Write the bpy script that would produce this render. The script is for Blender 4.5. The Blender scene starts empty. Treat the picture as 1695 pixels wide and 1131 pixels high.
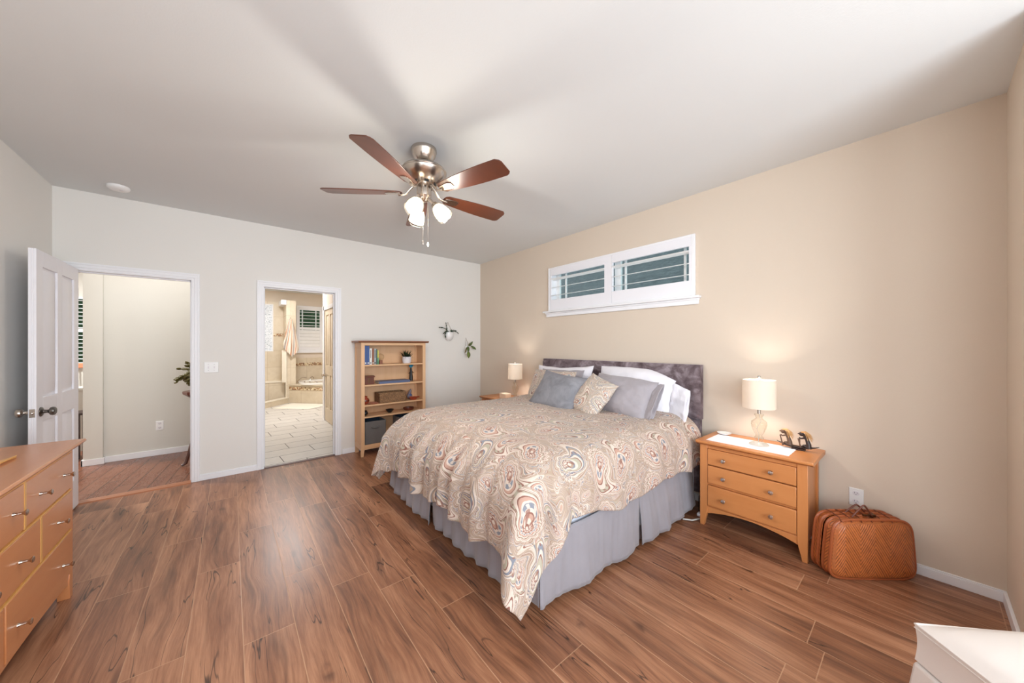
import bpy, bmesh, math, random
from mathutils import Vector, Matrix, noise as mnoise
random.seed(7)
sc = bpy.context.scene
COL = sc.collection
PI = math.pi
R = math.radians

# ------------------------------------------------------------------ camera
W_PX, H_PX, F_PX = 1695, 1131, 561.6
cam_d = bpy.data.cameras.new('camera'); cam = bpy.data.objects.new('camera', cam_d); COL.objects.link(cam)
cam_d.sensor_width = 36; cam_d.lens = F_PX/W_PX*36; cam_d.shift_y = 6.604/W_PX
cam_d.clip_start = 0.02; cam_d.clip_end = 200
cam.location = (-3.2077, -4.7051, 1.3822); cam.rotation_euler = (R(90), 0, -0.6914)
sc.camera = cam

# ------------------------------------------------------------------ world, added fill, exposure
wd = bpy.data.worlds.new('sky'); sc.world = wd; wd.use_nodes = True
wn = wd.node_tree.nodes; wl = wd.node_tree.links
bg = wn['Background']; bg.inputs['Color'].default_value = (0.93, 0.965, 1.0, 1); bg.inputs['Strength'].default_value = 1.0
vs = sc.view_settings; vs.view_transform = 'Standard'; vs.look = 'None'; vs.gamma = 1; vs.use_curve_mapping = False
vs.exposure = 0.6
sc.cycles.max_bounces = 10; sc.cycles.diffuse_bounces = 6; sc.cycles.glossy_bounces = 4
sc.cycles.transmission_bounces = 8; sc.cycles.transparent_max_bounces = 12
sc.cycles.sample_clamp_indirect = 6; sc.cycles.caustics_refractive = False; sc.cycles.caustics_reflective = False
sc.cycles.use_denoising = True
sc.cycles.blur_glossy = 1.0

def area(name, loc, rot, sx, sy, power, col=(1, 1, 1)):
    d = bpy.data.lights.new(name, 'AREA'); d.shape = 'RECTANGLE'; d.size = sx; d.size_y = sy
    d.energy = power; d.color = col
    o = bpy.data.objects.new(name, d); COL.objects.link(o); o.location = loc; o.rotation_euler = rot
    return o
def point(name, loc, power, col=(1, .85, .68), rad=.03):
    d = bpy.data.lights.new(name, 'POINT'); d.energy = power; d.color = col; d.shadow_soft_size = rad
    o = bpy.data.objects.new(name, d); COL.objects.link(o); o.location = loc
    return o
FILL_COL = (0.84, 0.93, 1.0)
# added fill at two invented, unseen window openings behind the camera
area('bay_fill', (-2.45, -6.86, 1.45), (R(-90), 0, R(180)), 2.6, 1.9, 88, FILL_COL)
area('side_fill', (-4.40, -5.9, 1.5), (0, R(-90), 0), 1.5, 1.3, 26, FILL_COL)
# added upward fill in the bay opening, to brighten the ceiling
area('upward_fill', (-2.45, -6.80, 1.1), (R(-90-38), 0, R(180)), 2.6, 1.2, 16, (.88, .95, 1.0))
# added unseen fill lamps for the side rooms, above the part the doorways show
area('bath_fill', (-2.3, 3.1, 2.72), (0, 0, 0), .5, .5, 38, (1, .99, .98))
area('shower_fill', (-2.6, 4.5, 2.72), (0, 0, 0), .3, .3, 7, (1, .99, .98))
area('hall_fill', (-3.9, .8, 2.72), (0, 0, 0), 1.2, .8, 9, (1, .97, .94))
area('dining_fill', (-6.0, 2.3, 2.72), (0, 0, 0), .6, .6, 110, (1, .98, .95))

# ------------------------------------------------------------------ mesh helpers
class MB:
    def __init__(s): s.v = []; s.f = []; s.uv = {}; s.mi = []
    def add(s, verts, faces, M=None, mi=0):
        n = len(s.v)
        for p in verts:
            p = Vector(p)
            s.v.append(M @ p if M is not None else p)
        for f in faces:
            s.f.append(tuple(i+n for i in f)); s.mi.append(mi)
        return n
    def box(s, x0, x1, y0, y1, z0, z1, M=None, mi=0):
        if x0 > x1: x0, x1 = x1, x0
        if y0 > y1: y0, y1 = y1, y0
        if z0 > z1: z0, z1 = z1, z0
        v = [(x0,y0,z0),(x1,y0,z0),(x1,y1,z0),(x0,y1,z0),(x0,y0,z1),(x1,y0,z1),(x1,y1,z1),(x0,y1,z1)]
        f = [(0,3,2,1),(4,5,6,7),(0,1,5,4),(1,2,6,5),(2,3,7,6),(3,0,4,7)]
        s.add(v, f, M, mi); return s
    def taper(s, b, t, M=None, mi=0):
        """b,t = (x0,x1,y0,y1,z)"""
        v = [(b[0],b[2],b[4]),(b[1],b[2],b[4]),(b[1],b[3],b[4]),(b[0],b[3],b[4]),
             (t[0],t[2],t[4]),(t[1],t[2],t[4]),(t[1],t[3],t[4]),(t[0],t[3],t[4])]
        f = [(0,3,2,1),(4,5,6,7),(0,1,5,4),(1,2,6,5),(2,3,7,6),(3,0,4,7)]
        s.add(v, f, M, mi); return s
    def prism(s, pts, h0, h1, axis='z', M=None, mi=0):
        """polygon pts (2D, ccw) extruded along axis from h0 to h1"""
        n = len(pts); v = []
        for h in (h0, h1):
            for a, b in pts:
                v.append({'z': (a, b, h), 'x': (h, a, b), 'y': (a, h, b)}[axis])
        f = [tuple(range(n))[::-1], tuple(range(n, 2*n))]
        for i in range(n): f.append((i, (i+1) % n, n+(i+1) % n, n+i))
        s.add(v, f, M, mi); return s
    def lathe(s, prof, seg=32, M=None, mi=0, cap=True):
        v = []; f = []; n = len(prof)
        for r, z in prof:
            for k in range(seg):
                a = 2*PI*k/seg; v.append((r*math.cos(a), r*math.sin(a), z))
        for i in range(n-1):
            for k in range(seg):
                k2 = (k+1) % seg; f.append((i*seg+k, i*seg+k2, (i+1)*seg+k2, (i+1)*seg+k))
        if cap:
            if prof[0][0] > 1e-5: f.append(tuple(range(seg))[::-1])
            if prof[-1][0] > 1e-5: f.append(tuple(range((n-1)*seg, n*seg)))
        s.add(v, f, M, mi); return s
    def tube(s, pts, rad, seg=8, M=None, mi=0, flat=1.0):
        P_ = [Vector(p) for p in pts]; n = len(P_)
        rr = rad if isinstance(rad, (list, tuple)) else [rad]*n
        v = []; f = []; up = None
        for i, p in enumerate(P_):
            t = (P_[min(i+1, n-1)] - P_[max(i-1, 0)]).normalized()
            if up is None:
                up = Vector((0, 0, 1)) if abs(t.z) < .9 else Vector((1, 0, 0))
            a = t.cross(up).normalized(); up = a.cross(t).normalized()
            for k in range(seg):
                g = 2*PI*k/seg; v.append(p + (a*math.cos(g) + up*math.sin(g)*flat)*rr[i])
        for i in range(n-1):
            for k in range(seg):
                k2 = (k+1) % seg; f.append((i*seg+k, i*seg+k2, (i+1)*seg+k2, (i+1)*seg+k))
        f.append(tuple(range(seg))[::-1]); f.append(tuple(range((n-1)*seg, n*seg)))
        s.add(v, f, M, mi); return s
    def ball(s, c, rx, ry=None, rz=None, seg=16, rings=10, M=None, mi=0):
        ry = ry or rx; rz = rz or rx
        v = [(c[0], c[1], c[2]-rz)]; f = []
        for i in range(1, rings):
            p = PI*i/rings
            for k in range(seg):
                a = 2*PI*k/seg
                v.append((c[0]+rx*math.sin(p)*math.cos(a), c[1]+ry*math.sin(p)*math.sin(a), c[2]-rz*math.cos(p)))
        v.append((c[0], c[1], c[2]+rz)); L = len(v)-1
        for k in range(seg): f.append((0, 1+(k+1) % seg, 1+k))
        for i in range(rings-2):
            for k in range(seg):
                k2 = (k+1) % seg; f.append((1+i*seg+k, 1+i*seg+k2, 1+(i+1)*seg+k2, 1+(i+1)*seg+k))
        b = 1+(rings-2)*seg
        for k in range(seg): f.append((b+k, b+(k+1) % seg, L))
        s.add(v, f, M, mi); return s
    def grid(s, fn, nu, nv, uvfn=None, mi=0, closed=False):
        n0 = len(s.v)
        for j in range(nv+1):
            for i in range(nu+1):
                u, w = i/nu, j/nv
                s.v.append(Vector(fn(u, w)))
                if uvfn: s.uv[len(s.v)-1] = uvfn(u, w)
        for j in range(nv):
            for i in range(nu):
                a = n0+j*(nu+1)+i
                s.f.append((a, a+1, a+nu+2, a+nu+1)); s.mi.append(mi)
        return s

SM = ('smooth',)
def root_loc(p):
    while p.parent: p = p.parent
    return p.location.copy()
def obj(name, mb, mat, parent=None, smooth=None, bevel=0, seg=2, local=False, solid=0, subd=0):
    me = bpy.data.meshes.new(name)
    org = root_loc(parent) if (parent is not None and not local) else Vector((0, 0, 0))
    me.from_pydata([tuple(v-org) for v in mb.v], [], mb.f); me.update()
    if not mb.uv:
        b_ = bmesh.new(); b_.from_mesh(me); bmesh.ops.recalc_face_normals(b_, faces=b_.faces); b_.to_mesh(me); b_.free()
    for m in (mat if isinstance(mat, (list, tuple)) else [mat]): me.materials.append(m)
    if any(mb.mi):
        for p, i in zip(me.polygons, mb.mi): p.material_index = i
    if mb.uv:
        ul = me.uv_layers.new(name='UVMap')
        for lp in me.loops: ul.data[lp.index].uv = mb.uv.get(lp.vertex_index, (0, 0))
    o = bpy.data.objects.new(name, me); COL.objects.link(o)
    if parent is not None: o.parent = parent
    if bevel:
        b = o.modifiers.new('bevel', 'BEVEL'); b.width = bevel; b.segments = seg; b.limit_method = 'ANGLE'; b.angle_limit = R(40)
        b.harden_normals = False
    if subd:
        b = o.modifiers.new('subdiv', 'SUBSURF'); b.levels = subd; b.render_levels = subd
    if solid:
        b = o.modifiers.new('solid', 'SOLIDIFY'); b.thickness = solid; b.offset = 0
    if smooth is None: smooth = bool(bevel)
    if smooth:
        me.polygons.foreach_set('use_smooth', [True]*len(me.polygons))
        ang = R(smooth if smooth is not True else 38)
        try: me.set_sharp_from_angle(angle=ang)
        except Exception: pass
    return o
def tag(o, label, cat, group=None):
    o['label'] = label; o['category'] = cat
    if group: o['group'] = group
    return o
def thing(name, label, cat, loc=(0, 0, 0), rz=0, group=None):
    o = bpy.data.objects.new(name, None); COL.objects.link(o); o.empty_display_size = .1
    o.location = loc; o.rotation_euler = (0, 0, rz)
    return tag(o, label, cat, group)
def struct(name, mb, mat, **k):
    o = obj(name, mb, mat, **k); o['kind'] = 'structure'; return o
def struct_root(name, loc=(0, 0, 0)):
    o = bpy.data.objects.new(name, None); COL.objects.link(o); o.location = loc; o['kind'] = 'structure'; o.empty_display_size = .1
    return o
def copy_tree(o, parent=None):
    c = o.copy(); COL.objects.link(c)
    if parent is not None: c.parent = parent
    for ch in [x for x in bpy.data.objects if x.parent == o]: copy_tree(ch, c)
    return c
def T(x, y, z): return Matrix.Translation((x, y, z))
def RX(a): return Matrix.Rotation(a, 4, 'X')
def RY(a): return Matrix.Rotation(a, 4, 'Y')
def RZ(a): return Matrix.Rotation(a, 4, 'Z')

# ------------------------------------------------------------------ node helpers
class X_:
    """a tiny expression wrapper over shader math nodes"""
    def __init__(s, g, sock): s.g = g; s.k = sock
    def _m(s, op, o=None, o2=None):
        n = s.g.nodes.new('ShaderNodeMath'); n.operation = op
        for i, q in enumerate((s, o, o2)):
            if q is None: continue
            if isinstance(q, X_): s.g.links.new(q.k, n.inputs[i])
            else: n.inputs[i].default_value = q
        return X_(s.g, n.outputs[0])
    def __add__(s, o): return s._m('ADD', o)
    __radd__ = __add__
    def __sub__(s, o): return s._m('SUBTRACT', o)
    def __rsub__(s, o): return (s*-1)+o
    def __mul__(s, o): return s._m('MULTIPLY', o)
    __rmul__ = __mul__
    def __truediv__(s, o): return s._m('DIVIDE', o)
    def floor(s): return s._m('FLOOR')
    def fract(s): return s._m('FRACT')
    def sin(s): return s._m('SINE')
    def cos(s): return s._m('COSINE')
    def abs(s): return s._m('ABSOLUTE')
    def sqrt(s): return s._m('SQRT')
    def lt(s, o): return s._m('LESS_THAN', o)
    def gt(s, o): return s._m('GREATER_THAN', o)
    def mn(s, o): return s._m('MINIMUM', o)
    def mx(s, o): return s._m('MAXIMUM', o)
    def pw(s, o): return s._m('POWER', o)
    def atan2(s, o): return s._m('ARCTAN2', o)
    def pingpong(s, o): return s._m('PINGPONG', o)
    def clamp(s):
        r = s._m('ADD', 0.0); r.k.node.use_clamp = True; return r
    def smooth(s, a, b, lo=0.0, hi=1.0):
        n = s.g.nodes.new('ShaderNodeMapRange'); n.interpolation_type = 'SMOOTHSTEP'
        s.g.links.new(s.k, n.inputs[0]); n.inputs[1].default_value = a; n.inputs[2].default_value = b
        n.inputs[3].default_value = lo; n.inputs[4].default_value = hi
        return X_(s.g, n.outputs[0])
def lin(c):
    """sRGB 0..255 -> linear"""
    out = []
    for q in c:
        q = q/255; out.append(q/12.92 if q <= .04045 else ((q+.055)/1.055)**2.4)
    return tuple(out)+(1.0,)
class Mat:
    def __init__(s, name, col=(200, 200, 200), rough=.6, metal=0, spec=.5, **kw):
        s.m = bpy.data.materials.new(name); s.m.use_nodes = True
        s.g = s.m.node_tree; s.p = s.g.nodes['Principled BSDF']
        s.nodes = s.g.nodes; s.links = s.g.links
        s.p.inputs['Base Color'].default_value = lin(col); s.p.inputs['Roughness'].default_value = rough
        s.p.inputs['Metallic'].default_value = metal; s.p.inputs['Specular IOR Level'].default_value = spec
        for k, v in kw.items(): s.p.inputs[k.replace('_', ' ')].default_value = v
    def val(s, sock): return X_(s.g, sock)
    def coord(s, kind='Object'):
        n = s.g.nodes.new('ShaderNodeTexCoord'); return n.outputs[kind]
    def xyz(s, vec):
        n = s.g.nodes.new('ShaderNodeSeparateXYZ'); s.links.new(vec, n.inputs[0])
        return [X_(s.g, n.outputs[i]) for i in range(3)]
    def comb(s, a, b, c=0.0):
        n = s.g.nodes.new('ShaderNodeCombineXYZ')
        for i, q in enumerate((a, b, c)):
            if isinstance(q, X_): s.links.new(q.k, n.inputs[i])
            else: n.inputs[i].default_value = q
        return n.outputs[0]
    def noise(s, vec, scale=5, detail=3, rough=.5, dist=0, out=0):
        n = s.g.nodes.new('ShaderNodeTexNoise'); n.inputs['Scale'].default_value = scale
        n.inputs['Detail'].default_value = detail; n.inputs['Roughness'].default_value = rough
        n.inputs['Distortion'].default_value = dist
        if vec is not None: s.links.new(vec, n.inputs['Vector'])
        return X_(s.g, n.outputs[out])
    def white(s, vec):
        n = s.g.nodes.new('ShaderNodeTexWhiteNoise'); n.noise_dimensions = '3D'
        s.links.new(vec, n.inputs['Vector']); return X_(s.g, n.outputs[0])
    def vor(s, vec, scale=1, feature='F1', rnd=1.0):
        n = s.g.nodes.new('ShaderNodeTexVoronoi'); n.feature = feature; n.inputs['Scale'].default_value = scale
        n.inputs['Randomness'].default_value = rnd
        s.links.new(vec, n.inputs['Vector']); return n
    def ramp(s, fac, stops, interp='LINEAR'):
        n = s.g.nodes.new('ShaderNodeValToRGB'); n.color_ramp.interpolation = interp
        e = n.color_ramp.elements
        while len(e) < len(stops): e.new(.5)
        for q, (pos, c) in zip(e, stops): q.position = pos; q.color = lin(c)
        s.links.new(fac.k, n.inputs[0]); return n.outputs[0]
    def mix(s, fac, a, b, mode='MIX'):
        n = s.g.nodes.new('ShaderNodeMix'); n.data_type = 'RGBA'; n.blend_type = mode
        for i, q in ((0, fac), (6, a), (7, b)):
            if isinstance(q, X_): s.links.new(q.k, n.inputs[i])
            elif isinstance(q, tuple): n.inputs[i].default_value = lin(q[:3]) if i else q
            elif isinstance(q, (int, float)): n.inputs[i].default_value = q
            else: s.links.new(q, n.inputs[i])
        return n.outputs[2]
    def base(s, sock): s.links.new(sock, s.p.inputs['Base Color']); return s
    def rough(s, x): s.links.new(x.k, s.p.inputs['Roughness']); return s
    def bump(s, h, strength=.2, dist=.01):
        n = s.g.nodes.new('ShaderNodeBump'); n.inputs['Strength'].default_value = strength; n.inputs['Distance'].default_value = dist
        s.links.new(h.k, n.inputs['Height']); s.links.new(n.outputs[0], s.p.inputs['Normal']); return s

def speckle(m, scale=350, strength=.08, dist=.002):
    m.bump(m.noise(m.coord(), scale, 2), strength, dist); return m
M = {}
def paint(name, col, rough=.75, tex=True):
    m = Mat(name, col, rough, spec=.3)
    c = m.coord(); n = m.noise(c, 1.3, 2)
    m.base(m.mix(n*.5, col, tuple(int(q*.975) for q in col)))
    if tex: m.bump(m.noise(c, 140, 2), .12, .003)
    M[name] = m.m; return m.m
paint('greige', (229, 227, 223)); paint('tan', (216, 202, 186)); paint('ceiling', (220, 223, 224))
paint('bath_paint', (224, 212, 198)); paint('trim', (238, 239, 243), .35, False); paint('hall', (214, 212, 205))
paint('door_white', (236, 236, 242), .4, False)

# laminate planks: 0.2015 m wide, 1.22 m long, running along y
def planks(name, x0, w, L, c_lo, c_mid, c_hi, seam, rough=.3, rot=0.0, crack=True, seam_w=.0026, seam_k=.55):
    m = Mat(name, c_mid, rough, spec=.42)
    x, y, z = m.xyz(m.coord())
    if rot:
        ca, sa = math.cos(rot), math.sin(rot); x, y = x*ca+y*sa, y*ca-x*sa
    u = (x-x0)/w; col = u.floor()
    off = m.white(m.comb(col, 3.0, 1.0)); v = (y/L)+off; row = v.floor()
    rnd = m.white(m.comb(col, row, 7.0)); rnd2 = m.white(m.comb(row, col, 17.0))
    fu = u.fract(); fv = v.fract()
    # grain, its offset changing from plank to plank
    wv = m.comb(x*1.0+rnd*13, y*.35+rnd2*29, rnd*9)
    warp = m.noise(wv, 4.0, 2, .5)
    g1 = m.noise(m.comb(x*4.0+rnd*40+warp*.45, y*.45+rnd2*31, rnd*5), 2.6, 4, .6)
    g2 = m.noise(m.comb(x*22+warp*2.5, y*.9+rnd*50, rnd2*8), 4.0, 5, .65)
    fine = m.noise(m.comb(x*90, y*3.0, rnd*20), 6, 3, .6)
    t = g1*.52+g2*.34+fine*.10+(rnd-.5)*.10
    c = m.ramp(t, [(.28, c_lo), (.46, c_mid), (.64, c_hi)])
    if crack:
        k = m.noise(m.comb(x*5.0+rnd*70+warp*.45, y*.42+rnd2*50, rnd*3), 2.0, 3, .5)
        line = ((k-.5).abs()).smooth(0.0, .009, 1.0, 0.0)
        gate = m.noise(m.comb(x*2+rnd*9, y*.7+rnd2*9, 2.0), 2.2, 2).smooth(.43, .52)
        line = line*gate
        kn = m.vor(m.comb(x*1.0+rnd*11, y*.45+rnd2*7, 0.0), 4.2, 'F1', 1.0)
        knot = X_(m.g, kn.outputs['Distance']).smooth(.03, .16, 1.0, 0.0)*m.noise(m.comb(x, y, rnd*9), 7, 3).smooth(.54, .66)
        st = m.noise(m.comb(x*7+rnd*33+warp*1.0, y*.5+rnd2*21, rnd*4), 2.4, 3).smooth(.56, .72)
        c = m.mix((st*.55).clamp(), c, (78, 50, 38)); c = m.mix((line*.85).clamp(), c, (40, 24, 18)); c = m.mix((knot*.6).clamp(), c, (62, 36, 26))
    du = (fu-.5).abs()*w; dv = (fv-.5).abs()*L
    s1 = du.smooth(w/2-seam_w, w/2-seam_w*.4); s2 = dv.smooth(L/2-seam_w, L/2-seam_w*.4); sm = s1.mx(s2)
    c = m.mix((sm*seam_k).clamp(), c, seam)
    m.base(c)
    m.rough(fine*.10+g1*.12+rough-.11)
    m.bump(fine*.25+g2*.35-sm*1.2, .16, .003)
    M[name] = m.m
planks('floor_planks', -2.962, .2015, 1.22, (74, 46, 35), (138, 92, 66), (182, 133, 101), (200, 160, 126), .33, seam_w=.0028, seam_k=.5)
planks('hall_planks', -4.2, .125, .9, (104, 64, 48), (120, 76, 57), (136, 90, 68), (48, 30, 24), .28, rot=-0.10, crack=False, seam_w=.006, seam_k=.75)

def tile(name, base, vary, grout, sx, sy, rough=.35, axes=(0, 1), brick=True, rot=0.0):
    m = Mat(name, base, rough)
    q = m.xyz(m.coord()); x, y = q[axes[0]], q[axes[1]]
    if rot:
        ca, sa = math.cos(rot), math.sin(rot); x, y = x*ca+y*sa, y*ca-x*sa
    row = (y/sy).floor(); u = x/sx+(row*.37 if brick else 0.0); colm = u.floor()
    rnd = m.white(m.comb(colm, row, 2.0)); fu = u.fract(); fv = (y/sy).fract()
    n = m.noise(m.coord(), 6, 5, .6, 1.2); n2 = m.noise(m.coord(), 1.6, 3)
    c = m.mix((n*1.3-.25+(rnd-.5)*.35).clamp(), base, vary)
    s = ((fu-.5).abs()*sx).smooth(sx/2-.006, sx/2-.003).mx(((fv-.5).abs()*sy).smooth(sy/2-.006, sy/2-.003))
    c = m.mix((s*(1.0 if axes == (0, 1) else .7)).clamp(), c, grout); m.base(c); m.rough(s*.3+rough)
    m.bump(s*-1.0, .3, .002); M[name] = m.m
tile('bath_floor_tile', (216, 213, 208), (196, 192, 188), (84, 80, 78), .62, .30, .3, (0, 1), True, R(4))
tile('bath_wall_tile', (220, 208, 188), (202, 186, 160), (190, 174, 150), .42, .42, .35, (0, 2), False)
def mosaic():
    m = Mat('mosaic', (200, 170, 130), .35); q = m.xyz(m.coord())
    v = m.vor(m.comb(q[0]*34, q[2]*34, q[1]*34), 1, 'F1', .7)
    e = m.vor(m.comb(q[0]*34, q[2]*34, q[1]*34), 1, 'DISTANCE_TO_EDGE', .7)
    r = m.xyz(v.outputs['Color'])[0]
    c = m.ramp(r, [(0, (150, 96, 56)), (.3, (206, 186, 150)), (.55, (120, 84, 58)), (.8, (226, 212, 184))], 'CONSTANT')
    c = m.mix(X_(m.g, e.outputs['Distance']).smooth(.02, .07, 1, 0), c, (214, 196, 164)); m.base(c); M['mosaic'] = m.m
mosaic()

# woods
def wood(name, c0, c1, rough=.38, axis='z', scale=1.0, coat=.15):
    m = Mat(name, c0, rough); q = m.xyz(m.coord()); s = {'x': (1.2, 14, 14), 'y': (14, 1.2, 14), 'z': (14, 14, 1.2)}[axis]
    v = m.comb(q[0]*s[0]*scale, q[1]*s[1]*scale, q[2]*s[2]*scale)
    n = m.noise(v, 1.0, 5, .6, .6); n2 = m.noise(v, 6.0, 3, .6)
    m.base(m.mix((n*.9+n2*.25-.08).clamp(), c0, c1)); m.p.inputs['Coat Weight'].default_value = coat
    m.p.inputs['Coat Roughness'].default_value = .25
    m.bump(n2, .03, .001); M[name] = m.m
wood('maple_y', (204, 138, 84), (184, 114, 62), .36, 'y'); wood('maple_z', (204, 138, 84), (184, 114, 62), .36, 'z')
wood('maple_x', (212, 146, 88), (192, 122, 66), .36, 'x')
wood('dresser_y', (204, 140, 92), (184, 116, 70), .30, 'y', coat=.4); wood('dresser_z', (204, 138, 90), (184, 114, 70), .30, 'z', coat=.4)
wood('shelf_z', (230, 190, 150), (212, 166, 122), .45, 'z'); wood('shelf_x', (230, 190, 150), (212, 168, 124), .45, 'x')
wood('shelf_top', (150, 96, 64), (120, 72, 48), .4, 'x')
wood('inlay', (226, 178, 104), (208, 154, 84), .4, 'z')
wood('blade_wood', (104, 54, 34), (70, 36, 24), .35, 'x', .8)
wood('dark_wood', (92, 50, 32), (56, 28, 20), .4, 'z'); wood('mahogany', (120, 62, 40), (84, 40, 28), .35, 'z')
wood('threshold_wood', (178, 118, 82), (150, 94, 64), .35, 'x')

def metal(name, col, rough): M[name] = Mat(name, col, rough, 1).m
metal('nickel', (196, 186, 176), .24); metal('nickel_dark', (120, 116, 112), .3); metal('chrome', (214, 212, 208), .16); metal('bronze', (110, 84, 60), .35)
def plain(name, col, rough=.5, **k):
    m = Mat(name, col, rough, **k); c = m.coord(); n = m.noise(c, 9, 2)
    m.base(m.mix(n*.35, col, tuple(int(q*.86) for q in col))); M[name] = m.m; return m
plain('plastic_white', (240, 240, 240), .35); plain('black', (26, 25, 26), .4); plain('ceramic', (238, 238, 238), .18)
plain('ceramic_matte', (226, 222, 226), .5); plain('slot', (120, 120, 124), .5)
plain('navy_book', (64, 92, 150), .5); plain('white_book', (232, 230, 226), .5); plain('brown_book', (140, 88, 62), .5)
plain('grey_book', (168, 174, 176), .5); plain('green_book', (52, 84, 72), .5); plain('yellow_book', (214, 210, 96), .5)
plain('mint_book', (110, 168, 130), .5); plain('slate_book', (86, 100, 134), .5); plain('paper', (224, 220, 208), .8)
plain('leaf_dark', (44, 62, 40), .5); plain('leaf_green', (84, 104, 48), .45); plain('leaf_olive', (92, 84, 36), .4)
plain('leaf_light', (110, 124, 56), .4); plain('cord', (132, 106, 88), .8); plain('straw', (206, 160, 108), .8)
plain('ebony', (50, 34, 30), .4); plain('carved', (96, 70, 54), .55); plain('soil', (60, 44, 34), .9)
plain('terracotta', (156, 66, 44), .3); plain('terracotta_light', (206, 140, 116), .5); plain('turquoise', (40, 140, 176), .4)
plain('grey_figure', (120, 110, 120), .5); plain('brown_glaze', (104, 52, 38), .2); plain('black_glaze', (30, 32, 36), .12)
plain('orange', (214, 132, 96), .6); plain('counter', (230, 224, 214), .3); plain('mat_white', (238, 232, 218), .95)
plain('box_white', (236, 214, 190), .6); plain('house_wall', (226, 226, 230), .8); plain('foliage_far', (54, 74, 44), .9)
plain('door_shaded', (196, 202, 212), .5); plain('marble', (238, 230, 214), .25); plain('tub_white', (244, 242, 238), .15)
plain('door_warm_shade', (222, 206, 182), .6); plain('cable_black', (22, 22, 24), .4); plain('cable_grey', (190, 186, 180), .4)

def fabric(name, col, col2, weave=900, rough=.9, sheen=.2, wr=.0):
    m = Mat(name, col, rough, spec=.2); m.p.inputs['Sheen Weight'].default_value = sheen
    c = m.coord(); n = m.noise(c, 7, 4, .6); m.base(m.mix((n*1.2-.1).clamp(), col, col2))
    h = m.noise(c, weave*.35, 2)*.1
    if wr: h = h + m.noise(c, 9, 3, .5, 1.2)*wr*2
    m.bump(h, .45 if wr else .25, .012 if wr else .004); M[name] = m.m
fabric('cotton_white', (236, 234, 240), (224, 222, 230), wr=.6); fabric('cotton_grey', (164, 158, 162), (150, 144, 150), wr=.6)
fabric('skirt_grey', (152, 148, 154), (138, 134, 140)); fabric('bin_grey', (116, 112, 110), (100, 98, 98)); fabric('bin_inside', (52, 66, 84), (44, 56, 72))
fabric('mattress_white', (226, 230, 240), (214, 220, 232))
def velvet(name, a, b, c3, sheen=.5, rim=(200, 190, 200)):
    m = Mat(name, a, .75, spec=.15); c = m.coord()
    n = m.noise(c, 5.5, 5, .62, .9); n2 = m.noise(c, 26, 3, .6)
    m.base(m.ramp(n*.85+n2*.18, [(.36, a), (.5, b), (.66, c3)]))
    m.p.inputs['Sheen Weight'].default_value = sheen; m.p.inputs['Sheen Roughness'].default_value = .35
    m.p.inputs['Sheen Tint'].default_value = lin(rim)
    m.bump(m.noise(c, 9, 3)+n2*.3, .25, .01); M[name] = m.m
velvet('velvet_mauve', (78, 64, 67), (112, 98, 102), (156, 144, 150)); velvet('velvet_blue', (116, 116, 122), (128, 128, 134), (142, 142, 148), .2)

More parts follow.
